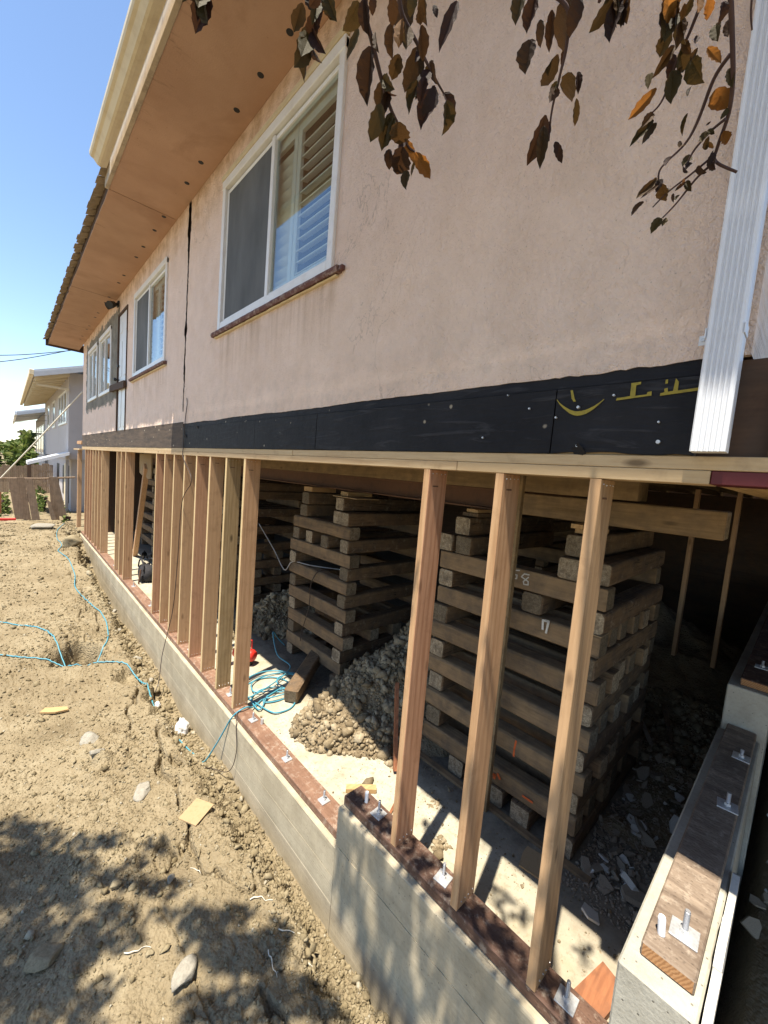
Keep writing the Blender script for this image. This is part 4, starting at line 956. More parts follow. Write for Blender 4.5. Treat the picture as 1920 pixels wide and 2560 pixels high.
# ================================================================== CRIBS
def crib_timbers():
    r = random.Random(21)
    H = 0.1445
    ordn = ['lowest', 'second', 'third', 'fourth', 'fifth', 'sixth', 'seventh', 'eighth', 'ninth', 'tenth', 'eleventh', 'twelfth', 'thirteenth', 'top']
    cache = {}
    def mesh(ax, L, v):
        key = (ax, round(L, 2), v)
        if key in cache: return cache[key]
        q = random.Random((ord(ax)*31+int(L*100))*17+v)
        b = MB(); h = 0.0705*q.uniform(0.965, 1.0); n = 7; N = 16; sec = []
        ch = q.uniform(0.008, 0.028)
        for cx, cy in ((1, 1), (-1, 1), (-1, -1), (1, -1)):
            a0 = {(1, 1): 0, (-1, 1): 90, (-1, -1): 180, (1, -1): 270}[(cx, cy)]
            for k in range(4):
                a = RAD(a0+k*30); sec.append((cx*(h-ch)+math.cos(a)*ch, cy*(h-ch)+math.sin(a)*ch))
        V = []; st = [-0.5, -0.492, -0.3, -0.1, 0.1, 0.3, 0.492, 0.5]
        for i, s in enumerate(st):
            sc = 0.94 if i in (0, 7) else 1.0
            ox, oy = q.uniform(-.0015, .0015), q.uniform(-.001, .001)
            for (u, w) in sec:
                e_ = 0.005 if i in (0, 1, 6, 7) else 0.0025; u2, w2 = u*sc+ox+q.uniform(-e_, e_*0.6), w*sc*0.995+oy+q.uniform(-e_, 0)*(1 if w > 0 else 0)
                V.append((s*L, u2, w2) if ax == 'x' else (u2, s*L, w2))
        k = 16; F = []
        for i in range(len(st)-1):
            for j in range(k):
                f = (i*k+j, i*k+(j+1) % k, (i+1)*k+(j+1) % k, (i+1)*k+j)
                F.append(f if ax == 'y' else tuple(reversed(f)))
        F1 = [tuple(range(k)), tuple((len(st)-1)*k+j for j in range(k))]
        b.add(V, F, 0); b.f += F1; b.mi += [1, 1]
        cache[key] = b.mesh('timber', [M['timber_'+ax], M['timber_end']])
        return cache[key]
    T = {}
    def put(ax, c, L, k, crib, pos, group):
        me = mesh(ax, L+r.choice((-0.03, 0, 0, 0.04)), r.randrange(7))
        rz = r.uniform(-0.02, 0.02)
        o = link('crib_timber', me, (c[0]+r.uniform(-.012, .012) if ax == 'x' else c[0]+r.uniform(-.006, .006), c[1]+(r.uniform(-.012, .012) if ax == 'y' else 0), SL+H*k+H/2), None, (0, 0, rz))
        run = 'running into the house' if ax == 'x' else 'lying along the wall'
        tagit(o, f'weathered timber of {crib}, {ordn[k]} layer up, {pos}', 'timber', group)
        T[(crib, k, pos)] = o
        return o
    def crib(x0, x1, y0, y1, nm, group, special, dense=()):
        for k in range(14):
            if k in (11, 9, 7, 5, 3, 1):
                xs_ = [(x0+0.0705, 'at the yard face'), (x1-0.0705, 'at the back')]
                if k in dense: xs_ += [(x0+(x1-x0)*(0.24+0.16*q), p) for q, p in enumerate(('just behind the yard face', 'third from the yard face', 'third from the back', 'second from the back'))] if nm == 'the near crib' else [(x0+(x1-x0)*0.37, 'just behind the yard face'), (x0+(x1-x0)*0.65, 'second from the back')]
                for xx, p in xs_: put('y', (xx, (y0+y1)/2), y1-y0, k, nm, p, group)
            else:
                ys_ = special.get(k, [y0+0.0705, y1-0.0705])
                names = ['right side', 'left side'] if len(ys_) == 2 else (['right side', 'right of centre', 'left of centre', 'left side'] if len(ys_) == 4 else ['right side', 'middle', 'left side'])
                for yy, p in zip(ys_, names): put('x', ((x0+x1)/2, yy), x1-x0, k, nm, p, group)
    crib(1.03, 2.39, 0.75, 1.985, 'the near crib', 'timbers of the near crib', {12: [0.822, 0.965, 1.757, 1.910], 13: [0.935, 1.785], 10: [0.81, 1.197, 1.905], 0: [0.822, 1.09, 1.30, 1.66]}, (1, 3, 5, 7, 9))
    crib(1.03, 2.30, 3.15, 4.265, 'the middle crib', 'timbers of the middle crib', {12: [3.215, 3.37, 4.06], 13: [3.35, 4.03], 10: [3.235, 3.575, 3.885, 4.18]}, (3,))
    crib(1.03, 2.30, 10.6, 11.85, 'the far crib', 'timbers of the far crib', {})
    crib(1.03, 2.35, 6.10, 7.30, 'the third crib', 'timbers of the third crib', {10: [6.17, 6.5, 6.85, 7.23]}, (1, 3, 5))
    crib(3.4, 4.65, 2.2, 3.4, 'the hidden rear crib', 'timbers of the hidden crib', {})
    # spray and chalk marks on the near crib
    def mark(name, poly, z, x, mat, par):
        MB().prism(poly, (x, 0, z), (0, -1, 0), (0, 0, 1), (-1, 0, 0), 0.0008).build(name, mat, par)
    def seg(par, pts, w, mat, x=1.0265):
        b = MB()
        for a, c in zip(pts[:-1], pts[1:]):
            a = Vector((0, a[0], a[1])); c = Vector((0, c[0], c[1])); d = (c-a).normalized(); nn = Vector((0, -d.z, d.y))*w
            a = a-d*w*0.6; c = c+d*w*0.6
            for q in (a+nn, a-nn, c-nn, c+nn): pass
            b.add([(x, *(q.yz)) for q in (a+nn, a-nn, c-nn, c+nn)]+[(x+0.0008, *(q.yz)) for q in (a+nn, a-nn, c-nn, c+nn)], [(0, 1, 2, 3), (4, 7, 6, 5), (0, 4, 5, 1), (1, 5, 6, 2), (2, 6, 7, 3), (3, 7, 4, 0)])
        b.build('chalk_mark', mat, par)
    fr = 'at the yard face'; nc = 'the near crib'
    def ypt(px, py):
        p = at_x(px, py, 1.027); return (p.y, p.z)
    z4 = lambda x, y: ypt(1040+x/2.107, 1150+y/2.107)
    p11, p9, p5, p3, p1 = (T[(nc, k, fr)] for k in (11, 9, 5, 3, 1))
    seg(p11, [z4(545, 582), z4(510, 580), z4(508, 600), z4(532, 606), z4(530, 625), z4(508, 622)], 0.004, M['chalk'])
    seg(p11, [z4(595, 605), z4(570, 600), z4(555, 615), z4(590, 640), z4(590, 658), z4(568, 655), z4(565, 640), z4(592, 618)], 0.004, M['chalk'])
    seg(p9, [z4(668, 890), z4(670, 845), z4(700, 850), z4(686, 910)], 0.007, M['chalk']); seg(p9, [z4(700, 850), z4(684, 845)], 0.006, M['chalk'])
    seg(p3, [z4(528, 1480), z4(518, 1525), z4(515, 1560)], 0.006, M['orange'])
    seg(p1, [z4(392, 1650), z4(415, 1660), z4(410, 1675)], 0.010, M['orange']); seg(p1, [z4(430, 1655), z4(440, 1680)], 0.008, M['orange']); seg(p1, [z4(560, 1770), z4(610, 1805)], 0.007, M['orange'])
    # wedges and shims between cribs and beams
    def shim(name, lab, x0, x1, y0, y1, z0, z1, mat, grp='shims and wedges on the cribs'):
        o = MB().box(x0, x1, y0, y1, z0, z1, 0.002).build(name, mat); tagit(o, lab, 'shim', grp)
    zt = SL+14*H
    shim('wood_wedge', 'pale wedge on top of the near crib, right end under the beam', 1.06, 1.36, 0.88, 0.98, zt+0.002, zt+0.028, M['fir_x']); shim('wood_wedge', 'orange wedge touching the beam on the near crib, right end', 1.04, 1.34, 0.93, 1.0, zt+0.03, -0.194, M['fir_x'])
    shim('wood_wedge', 'flat wedge on top of the near crib, left end', 1.08, 1.40, 1.70, 1.84, zt+0.002, zt+0.03, M['timber_x']); shim('wood_wedge', 'upper wedge on the near crib, left end', 1.10, 1.40, 1.72, 1.82, zt+0.031, -0.194, M['fir_x'])
    shim('wood_wedge', 'pale wedge under the rusty beam on the middle crib, right end', 1.08, 1.42, 3.30, 3.42, zt+0.012, -0.194, M['fir_x']); shim('plywood_shim', 'thin plywood shim sticking out on top of the middle crib', 1.0, 1.3, 3.05, 3.45, zt+0.002, zt+0.010, M['osb'])
    shim('wood_wedge', 'wedge under the rusty beam on the middle crib, left end', 1.08, 1.42, 3.97, 4.15, zt+0.002, -0.194, M['fir_x'])
    shim('plywood_shim', 'thin shim tucked under the corner of the near crib', 1.018, 1.14, 0.74, 0.86, SL+10*H-0.001, SL+10*H+0.003, M['osb'])
    # timber thrown across the foot of the middle crib
    d = Vector((0.80, 0.60, 0.13)).normalized(); p0 = Vector((0.50, 3.22, SL+0.075))
    Mx = Matrix.Translation(p0) @ d.to_track_quat('X', 'Z').to_matrix().to_4x4()
    b = MB().box(0, 0.95, -0.072, 0.072, -0.072, 0.072, 0.014, M=Mx, ends=0, jit=0.003, rg=r)
    o = b.build('loose_timber', [M['timber_x'], M['timber_end']]); tagit(o, 'short square timber poking out of the foot of the middle crib into the sun', 'timber')
    # skid board along the foot of the near crib
    o = MB().box(0.965, 1.015, 0.62, 2.05, SL+0.001, SL+0.022, 0.002).build('skid_board', M['timber_y']); tagit(o, 'thin dusty board lying along the foot of the near crib', 'board')
crib_timbers()
def beams():
    t = thing('steel_beam', 'rusty steel beam resting on wedges over the cribs', 'beam', (1.32, 6, -0.19))
    MB().box(1.245, 1.395, 1.485, 12.6, -0.190, -0.176, 0.002).build('lower_flange', M['rust'], t); MB().box(1.245, 1.395, 1.485, 12.6, -0.040, -0.026, 0.002).build('upper_flange', M['rust'], t)
    MB().box(1.315, 1.327, 1.485, 12.6, -0.1758, -0.0402).build('web', M['rust'], t)
    o = MB().box(1.215, 1.375, 0.292, 1.46, -0.190, -0.037, 0.006, ends=1).build('wooden_beam', [M['oldbeam'], M['timber_end']]); tagit(o, 'squared brown wooden beam resting on the near crib beside the steel beam', 'beam')
    t = thing('steel_beam', 'second rusty steel beam on the hidden rear crib deep under the house', 'beam', (3.6, 6, -0.19))
    MB().box(3.5, 3.65, 2.0, 12.6, -0.190, -0.176).build('lower_flange', M['rust'], t); MB().box(3.5, 3.65, 2.0, 12.6, -0.040, -0.026).build('upper_flange', M['rust'], t); MB().box(3.57, 3.58, 2.0, 12.6, -0.1758, -0.0402).build('web', M['rust'], t)
    for y, x, lab in ((0.87, 4.0, 'slim bare post in the dark crawl space, the left of two'), (0.52, 4.0, 'slim bare post in the dark crawl space, nearest the end wall')):
        o = MB().box(x, x+0.09, y-0.02, y+0.02, -1.75, 0.14, 0.002).build('shoring_post', M['fir_z']); tagit(o, lab, 'post')
    o = MB().box(0.93, 0.97, 1.29, 1.33, SL, 0.139, 0.002).build('shoring_post', M['oldbeam']); tagit(o, 'thin upright batten in front of the near crib, behind the middle bare stud', 'post')
    MB_ = MB().box(0.0, 0.06, 0.0, 0.02, 0.0, 0.55, 0.002, M=Matrix.Translation((0.66, 2.28, SL+0.01)) @ Matrix.Rotation(RAD(24), 4, 'Y'))
    o = MB().prism([(0, 0), (0.05, -0.02), (0.34, 0.50), (0.30, 0.56)], (0.66, 1.94, SL+0.03), (0.6, 0.75, 0), (0, 0, 1), (0.75, -0.6, 0), 0.03).build('leaning_board', M['redboard']); tagit(o, 'reddish board leaning in the rubble behind the leftmost bare stud', 'board')
beams()

# crawl space soil, mounds and debris
def hz(x, y):
    z = SL-0.05 + 0*x
    def mound(cx, cy, sx, sy, h, s):
        d = np.hypot((x-cx)/sx, (y-cy)/sy) + 0.25*fbm(x, y, 2.2, 3, s); return h*np.clip(1-d, 0, 1)**1.15
    z = z + mound(1.80, 2.62, 1.55, 0.95, 0.88, 51) + mound(1.15, 2.50, 0.78, 0.72, 0.20, 52) + mound(1.75, 5.2, 1.1, 0.95, 0.50, 53) + mound(1.5, 8.6, 1.0, 1.2, 0.35, 54) + mound(4.9, 1.3, 2.2, 1.6, 0.95, 55) + mound(2.6, 0.55, 1.6, 0.42, 0.20, 56) + mound(0.82, 2.62, 0.36, 0.56, 0.09, 58)
    return z + (0.07*fbm(x, y, 4.5, 5, 57))*(z > SL-0.06)
xs = np.linspace(0.2, 7.6, 260); ys = np.linspace(0.26, 13.0, 400); X, Y = np.meshgrid(xs, ys); Z = hz(X, Y)
o = link('crawl_space_soil', fast_mesh('crawl_space_soil', np.stack([X.ravel(), Y.ravel(), Z.ravel()], 1), grid_faces(*X.shape), M['soil_in']), (0, 0, 0)); tagit(o, kind='structure')
rg = np.random.default_rng(9); n = 120000
xx = rg.uniform(0.25, 3.6, n); yy = rg.uniform(0.3, 8.0, n); h0 = hz(xx, yy)
k = (h0 > SL-0.015) & ~((xx > 1.0) & (yy < 2.02) & (xx < 2.42)) & ~((xx > 1.0) & (xx < 2.32) & (yy > 3.12) & (yy < 4.3))
k &= (yy < 4.0) | (rg.uniform(0, 1, n) < 0.3)
k &= (yy > 0.85) | (rg.uniform(0, 1, n) < 0.5)
xx, yy, h0 = xx[k], yy[k], h0[k]; n = min(len(xx), 24000); xx, yy, h0 = xx[:n], yy[:n], h0[:n]
rr = np.clip(0.0105*np.exp(rg.normal(0, 0.72, n)), 0.003, 0.060)
o = rocks('rubble_heap', np.stack([xx, yy, h0+rr*0.3], 1), rr, M['rubble'], 10, 1, 0.85, 0.34); tagit(o, kind='stuff')
# loose crumbs on the slab
n = 1800; xx = rg.uniform(0.15, 1.02, n); yy = rg.uniform(0.3, 3.4, n); rr = np.clip(0.0035*np.exp(rg.normal(0, 0.6, n)), 0.0015, 0.016)
k = rg.uniform(0, 1, n) < (0.25+0.75*sstep(0.3, 0.8, xx)); xx, yy, rr = xx[k], yy[k], rr[k]
o = rocks('slab_crumbs', np.stack([xx, yy, SL+rr*0.4+0*xx], 1), rr, M['rubble'], 12, 1, 0.7, 0.25); tagit(o, kind='stuff')
n = 2600; xx = 0.85+np.abs(rg.normal(0, 1.0, n)); yy = np.where(xx < 2.45, rg.uniform(0.25, 0.74, n), rg.uniform(0.25, 1.6, n)); rr = np.clip(0.006*np.exp(rg.normal(0, 0.6, n)), 0.002, 0.03)
o = rocks('plaster_crumbs', np.stack([xx, yy, np.maximum(hz(xx, yy), SL)+rr*0.3], 1), rr, M['plaster'], 13, 1, 0.5, 0.3); tagit(o, kind='stuff')
# dark rock heap seen behind the far studs
n = 260; xx = rg.normal(1.15, 0.25, n); yy = rg.normal(9.3, 0.45, n); rr = np.clip(0.05*np.exp(rg.normal(0, 0.4, n)), 0.02, 0.14)
zz = SL+0.55*np.exp(-((xx-1.2)/0.45)**2-((yy-9.4)/0.7)**2)*rg.uniform(0.3, 1, n)
o = rocks('dark_rubble', np.stack([xx, yy, zz], 1), rr, M['blackrock'], 14, 1, 0.6, 0.3); tagit(o, kind='stuff')

def shard_poly(r, s):
    n = r.randint(5, 7); return [(math.cos(2*math.pi*i/n+r.uniform(-.3, .3))*s*r.uniform(0.6, 1.15), math.sin(2*math.pi*i/n+r.uniform(-.3, .3))*s*0.75*r.uniform(0.6, 1.15)) for i in range(n)]
def debris():
    r = random.Random(31)
    meshes = []
    for i in range(10):
        b = MB(); b.prism(shard_poly(r, 1.0), (0, 0, -0.1), (1, 0, 0), (0, 1, 0), (0, 0, 1), r.uniform(0.18, 0.32)); meshes.append(b)
    ms = [[b.mesh('plaster_shard', m) for b in meshes] for m in (M['plaster'], M['plasterw'])]
    for i in range(180):
        if i < 110:
            x = r.uniform(1.0, 1.0)+abs(r.gauss(0, 0.9)); y = r.uniform(0.27, 0.72); 
            if x > 4: x = r.uniform(1, 3)
            if x > 2.45: y = r.uniform(0.27, 1.5)
            z = max(float(hz(np.array(x), np.array(y))), SL)+0.012; lab = 'broken piece of old plaster on the floor between the near crib and the end wall'; g = 'broken plaster beside the near crib'
        else:
            x = r.uniform(0.15, 3.2); y = r.uniform(-0.75, -0.05); z = float(gz(np.array(x), np.array(y)))+0.015; lab = 'broken piece of plaster on the dark ground right of the end wall'; g = 'broken plaster outside the end wall'
        s = min(0.085, 0.026*math.exp(r.gauss(0, 0.55)))*(1.15 if x > 1.5 else 1.0)
        o = link('plaster_shard', ms[0 if r.random() < 0.68 else 1][r.randrange(10)], (x, y, z+s*0.15), None, (r.gauss(0, 0.5), r.gauss(0, 0.5), r.uniform(0, 6.28)), (s, s*r.uniform(0.6, 1.2), s*r.uniform(0.7, 1.6)))
        tagit(o, lab, 'plaster', g)
    # laths and a sheet of torn paper on the slope behind
    for i, (x, y, L, a) in enumerate(((2.75, 0.75, 0.7, 0.15), (2.9, 0.62, 0.8, -0.1), (2.65, 0.9, 0.6, 0.3), (3.3, 0.9, 0.9, 0.4), (3.0, 1.1, 0.7, 0.7))):
        z = float(hz(np.array(x), np.array(y)))+0.05
        Mx = Matrix.Translation((x, y, z)) @ Euler((0, -0.35, a+0.5)).to_matrix().to_4x4()
        o = MB().box(-L/2, L/2, -0.02, 0.02, -0.006, 0.006, 0.001, M=Mx).build('wood_lath', M['timber_x'] if i % 2 else M['plaster']); tagit(o, 'thin broken lath lying on the dark debris slope behind the near crib', 'lath', 'laths on the debris slope')
debris()

# loose things on the slab
def flat(name, lab, cat, x, y, z, poly, th, mat, rz, tilt=(0, 0)):
    Mx = Matrix.Translation((x, y, z)) @ Euler((tilt[0], tilt[1], rz)).to_matrix().to_4x4()
    b = MB(); t = MB().prism(poly, (0, 0, 0), (1, 0, 0), (0, 1, 0), (0, 0, 1), th); b.add(t.v, t.f, 0, Mx)
    o = b.build(name, mat); tagit(o, lab, cat); return o
flat('wood_offcut', 'pale wood offcut on the slab behind the raised sill corner', 'offcut', 0.36, 1.97, SL+0.003, [(-0.11, -0.022), (0.11, -0.025), (0.112, 0.024), (-0.105, 0.028)], 0.03, M['fir_x'], RAD(-38))
flat('wood_splinter', 'thin orange splinter of wood on the slab behind the leftmost bare stud', 'offcut', 0.45, 1.72, SL+0.003, [(-0.17, -0.006), (0.15, -0.012), (0.17, 0.006), (-0.15, 0.010)], 0.012, M['redboard'], RAD(25))
flat('wood_offcut', 'large orange-red board end lying on the slab at the end wall', 'offcut', 0.42, 0.40, SL+0.003, [(-0.24, -0.062), (0.14, -0.066), (0.15, 0.05), (-0.22, 0.068)], 0.04, M['redboard'], RAD(-12), (0.05, -0.12))
flat('osb_scrap', 'scrap of strand board on the dusty slab at the foot of the near crib', 'offcut', 0.84, 0.90, SL+0.003, [(-0.09, -0.06), (0.08, -0.07), (0.085, 0.055), (0.02, 0.065), (-0.08, 0.06)], 0.011, M['osb'], RAD(12))
flat('plaster_slab', 'white angular plaster piece lying by itself below the near crib corner', 'plaster', 0.80, 0.55, SL+0.01, [(-0.05, -0.03), (0.03, -0.045), (0.055, 0.02), (0.0, 0.05), (-0.05, 0.03)], 0.012, M['plasterw'], 0.6, (0.3, 0.2))
flat('lumber_offcut', 'short new lumber offcut on the slab behind the studs', 'offcut', 0.30, 7.0, SL+0.003, [(-0.10, -0.045), (0.10, -0.045), (0.10, 0.045), (-0.10, 0.045)], 0.09, M['fir_y'], RAD(80))
def toolbag():
    t = thing('tool_bag', 'black soft tool bag with arched handles on the slab behind the studs', 'bag', (0.36, 8.25, SL))
    V, F = ICO2
    def blob(c, s, name, mat, nz=0.12):
        P = V.copy(); P = np.sign(P)*np.abs(P)**0.6; P = P*(1+nz*fbm(P[:, 0]*2, P[:, 1]*2+P[:, 2], 1.4, 3, 7)[:, None])*np.array(s)+np.array(c)
        b = MB(); b.add([tuple(p) for p in P], [tuple(f) for f in F]); b.build(name, mat, t, smooth=True)
    blob((0.37, 8.22, SL+0.14), (0.12, 0.24, 0.15), 'bag_body', M['bag'])
    for dx in (-0.09, 0.09):
        MB().tube([(0.37+dx, 8.22+0.2*math.cos(a), SL+0.22+0.18*math.sin(a)) for a in [math.pi*i/12 for i in range(13)]], 0.014, 6).build('handle', M['bag'], t, smooth=True)
    blob((0.26, 8.12, SL+0.09), (0.03, 0.09, 0.07), 'side_pocket', M['bag'])
    MB().tube([(0.2, 8.0, SL+0.01), (0.23, 8.02, SL+0.26)], 0.015, 6).build('chisel', M['rust'], t)
toolbag()
def redcan():
    t = thing('air_compressor', 'small red compressor half hidden behind the studs nearest the hose coil', 'compressor', (0.5, 4.25, SL))
    zc = SL+0.115
    MB().tube([(0.42, 4.36, zc), (0.425, 4.35, zc), (0.44, 4.32, zc), (0.535, 4.15, zc), (0.55, 4.12, zc), (0.553, 4.115, zc)], [0.03, 0.055, 0.07, 0.07, 0.055, 0.03], 16).build('tank', M['redtool'], t, smooth=True)
    MB().box(0.455, 0.53, 4.18, 4.28, SL+0.18, SL+0.25, 0.015).build('motor', M['black'], t)
    MB().tube([(0.44, 4.31, SL+0.18), (0.44, 4.31, SL+0.29), (0.535, 4.16, SL+0.29), (0.535, 4.16, SL+0.18)], 0.008, 6).build('carry_handle', M['redtool'], t)
    for p in ((0.445, 4.31), (0.53, 4.16)): MB().box(p[0]-0.02, p[0]+0.02, p[1]-0.012, p[1]+0.012, SL+0.001, SL+0.05, 0.004).build('foot', M['black'], t)
redcan()

# ================================================================== HOSES AND CABLES
def smooth(pts, n=8):
    P = [Vector(p) for p in pts]; out = []
    for i in range(len(P)-1):
        a = P[max(i-1, 0)]; b = P[i]; c = P[i+1]; d = P[min(i+2, len(P)-1)]
        for k in range(n):
            t = k/n; out.append(0.5*((2*b)+(c-a)*t+(2*a-5*b+4*c-d)*t*t+(3*b-a-3*c+d)*t**3))
    return out+[P[-1]]
def gp(x, y, r=0.006): return (x, y, float(gz(np.array(x), np.array(y)))+r)
def drape(path, r, lift=None):
    S = smooth([(x, y, 0) for x, y in path], 10)
    zs = [gp(p.x, p.y)[2]+r for p in S]
    # hose bridges small hollows
    for _ in range(26): zs = [max(zs[i], (zs[max(i-2, 0)]+zs[min(i+2, len(zs)-1)])/2-0.004) for i in range(len(zs))]
    return [(p.x, p.y, z) for p, z in zip(S, zs)]
H1 = [(-1.9, 8.0), (-1.58, 7.72), (-1.39, 7.5), (-1.22, 7.24), (-1.08, 6.75), (-0.97, 6.25), (-0.87, 5.98), (-0.78, 5.95), (-0.66, 6.13), (-0.5, 6.42), (-0.43, 6.82), (-0.41, 7.31), (-0.47, 7.99), (-0.6, 8.92), (-0.54, 9.72), (-0.57, 10.59), (-0.69, 11.24), (-0.58, 11.84), (-0.6, 12.78), (-0.5, 14.0), (-0.25, 15.0)]
o = MB().tube(drape(H1, 0.007), 0.0075, 8).build('air_hose', M['bluehose'], smooth=True); tagit(o, 'blue air hose winding up the dirt bank from the dug hole to the far fence', 'hose', 'blue air hoses')
H2 = [(-1.95, 6.75), (-1.57, 6.54), (-1.3, 6.31), (-1.04, 6.1), (-0.95, 5.94), (-0.82, 5.89), (-0.66, 5.86), (-0.43, 5.69), (-0.33, 5.45), (-0.29, 5.15), (-0.285, 4.82), (-0.29, 4.62)]
o = MB().tube(drape(H2, 0.007), 0.0075, 8).build('air_hose', M['bluehose'], smooth=True); tagit(o, 'blue air hose crossing the dug hole and diving toward the stem wall', 'hose', 'blue air hoses')
def coil():
    pts = [(-0.27, 4.08, gz(-.27, 4.08)+.01), (-0.20, 3.95, gz(-.2, 3.95)+.01), (-0.18, 3.78, gz(-.18, 3.78)-0.0), (-0.16, 3.60, gz(-.16, 3.60)+0.0), (-0.10, 3.50, -2.62), (-0.06, 3.42, -2.45), (-0.03, 3.34, -2.29), (0.02, 3.30, -2.218), (0.10, 3.30, -2.205), (0.17, 3.33, SL+0.03), (0.34, 3.44, SL+0.01)]
    C = Vector((0.47, 3.52, SL+0.01)); loops = [(0.44, 3.56, .24, .24), (0.40, 3.36, .20, .23), (0.56, 3.62, .26, .19), (0.70, 3.55, .15, .14), (0.50, 3.60, .28, .26)]
    a0 = -2.2
    for i, (cx, cy, rx, ry) in enumerate(loops):
        for k in range(12):
            a = a0+2*math.pi*k/12; pts.append((cx+rx*math.cos(a), cy+ry*math.sin(a), SL+0.01+0.008*i+0.006*math.sin(a*2+i)))
    pts += [(0.8, 3.75, SL+0.05), (0.80, 4.05, SL+0.10), (0.90, 4.36, SL+0.24), (1.02, 4.42, SL+0.10), (1.1, 4.4, SL+0.01)]
    o = MB().tube(smooth([(float(a), float(b), float(c)) for a, b, c in pts], 6), 0.007, 8).build('air_hose', M['bluehose'], smooth=True)
    tagit(o, 'blue air hose coiled on the sunlit slab and led over the low sill', 'hose', 'blue air hoses')
coil()
cb = [(-0.012, 4.99, 0.70), (-0.016, 4.96, 0.62), (-0.012, 5.02, 0.45), (-0.014, 5.05, 0.14), (-0.014, 5.03, 0.02), (-0.02, 4.70, -0.22), (-0.02, 5.0, -0.5), (-0.02, 5.08, -1.2), (-0.03, 5.15, -1.8), (-0.04, 5.32, -2.2), (-0.10, 5.28, -2.45), (-0.16, 5.15, -2.7), (-0.22, 5.05, -2.77)]
o = MB().tube(smooth(cb, 8), 0.0045, 6).build('power_cable', M['cable'], smooth=True); tagit(o, 'dark cable hanging from a hook on the stucco down past the studs', 'cable')
o = MB().tube(smooth([(-0.25, 3.7, gp(-.25, 3.7)[2]), (-0.16, 3.45, gp(-.16, 3.45)[2]+.01), (-0.08, 3.22, -2.70), (-0.045, 3.16, -2.5), (-0.04, 3.2, -2.3), (0.0, 3.28, -2.222), (0.1, 3.35, -2.222)], 8), 0.0035, 6).build('thin_cord', M['cable'], smooth=True); tagit(o, 'thin black cord looping down the stem wall under the blue hose', 'cable')
o = MB().tube(smooth([(0.9, 4.9, -0.75), (0.98, 4.6, -1.05), (1.0, 4.35, -1.25), (1.02, 4.2, SL+8*0.1445), (1.1, 3.9, SL+8*0.1445+.01), (1.3, 3.6, SL+8*0.1445+.01)], 8), 0.007, 6).build('grey_hose', M['greyhose'], smooth=True); tagit(o, 'grey conduit sagging into the middle crib at its left side', 'cable')
o = MB().tube(smooth([(1.2, 3.62, SL+8*0.1445+.02), (1.05, 3.66, SL+8*0.1445+.02), (1.0, 3.74, SL+7*.1445), (0.995, 3.75, SL+5*.1445), (0.99, 3.85, SL+3*.1445), (0.98, 3.86, SL+2*.1445)], 8), 0.005, 6).build('black_cord', M['cable'], smooth=True); tagit(o, 'thin black cord dangling down the yard face of the middle crib', 'cable')

# ================================================================== LOOSE THINGS ON THE SOIL
def chunk(name, lab, cat, x, y, s, sq, mat, seed, sink=0.3, grp=None, lvl=3):
    V, F = ico(lvl); rg = np.random.default_rng(seed)
    off = rg.uniform(0, 50, 3); P = V.copy()
    nz = fbm(P[:, 0]*1.2+off[0], P[:, 1]*1.2+P[:, 2]*1.7+off[1], 1.3, 4, seed)+0.5*fbm(P[:, 2]*2+off[2], P[:, 0]-P[:, 1], 2.4, 3, seed+3)
    for _ in range(11):
        nn = rg.normal(size=3); nn /= np.linalg.norm(nn); ex = np.maximum(P@nn-rg.uniform(0.45, 0.85), 0); P = P-ex[:, None]*nn
    nz = nz + 0.35*fbm(P[:, 0]*3+P[:, 2]*2+off[0], P[:, 1]*3-P[:, 2]*2, 2.6, 4, seed+9)
    P = P*(1.15+0.16*nz[:, None])*np.array(sq)*s
    a = rg.uniform(0, 6.28); P = np.stack([P[:, 0]*math.cos(a)-P[:, 1]*math.sin(a), P[:, 0]*math.sin(a)+P[:, 1]*math.cos(a), P[:, 2]], 1)
    z = float(gz(np.array(x), np.array(y)))
    o = link(name, fast_mesh(name, P, F, mat, False), (x, y, z+s*sq[2]*(1-sink))); tagit(o, lab, cat, grp); return o
chunk('concrete_chunk', 'pale grey concrete chunk lying alone on the dappled soil nearest the camera', 'rock', -0.84, 1.91, 0.058, (1.25, 0.75, 0.6), M['rock'], 3, 0.25)
chunk('concrete_chunk', 'large pale concrete chunk half buried in the cloddy soil left of the stem wall', 'rock', -0.95, 4.22, 0.085, (1.2, 0.9, 0.6), M['rock'], 8, 0.5)
chunk('concrete_chunk', 'smaller pale lump just in front of the large pale chunk', 'rock', -0.95, 3.92, 0.05, (0.8, 1.2, 0.5), M['rock'], 12, 0.5)
chunk('concrete_chunk', 'long low crumbled pale lump in the soil beside the plywood square', 'rock', -0.72, 3.32, 0.065, (1.5, 0.9, 0.4), M['rock'], 14, 0.6)
chunk('concrete_chunk', 'flat pale slab of rubble far up the dirt bank', 'rock', -0.82, 14.2, 0.26, (1.3, 0.8, 0.3), M['rock'], 15, 0.3)
chunk('soil_boulder', 'big rounded earth boulder beside the hose at the far end of the trench', 'rock', -0.44, 11.8, 0.24, (1.0, 0.9, 0.65), M['clod'], 27, 0.45)
chunk('stone', 'small brown flat stone near the pale chunk on the dappled soil', 'rock', -0.95, 2.12, 0.024, (0.9, 0.8, 0.5), M['clod'], 18, 0.2)
chunk('stone', 'rounded grey-brown stone in the tree shade at the left', 'rock', -1.02, 2.60, 0.032, (1, 0.9, 0.7), M['clod'], 19, 0.2)
chunk('stone', 'pale knobbly clod right of the rounded stone in the dapple', 'rock', -0.76, 2.45, 0.026, (1.1, 0.7, 0.7), M['rock'], 20, 0.1)
chunk('stone', 'low dusty stone at the very left edge in the tree shade', 'rock', -1.36, 2.42, 0.075, (1.3, 0.8, 0.4), M['clod'], 23, 0.4)
r_ = random.Random(77)
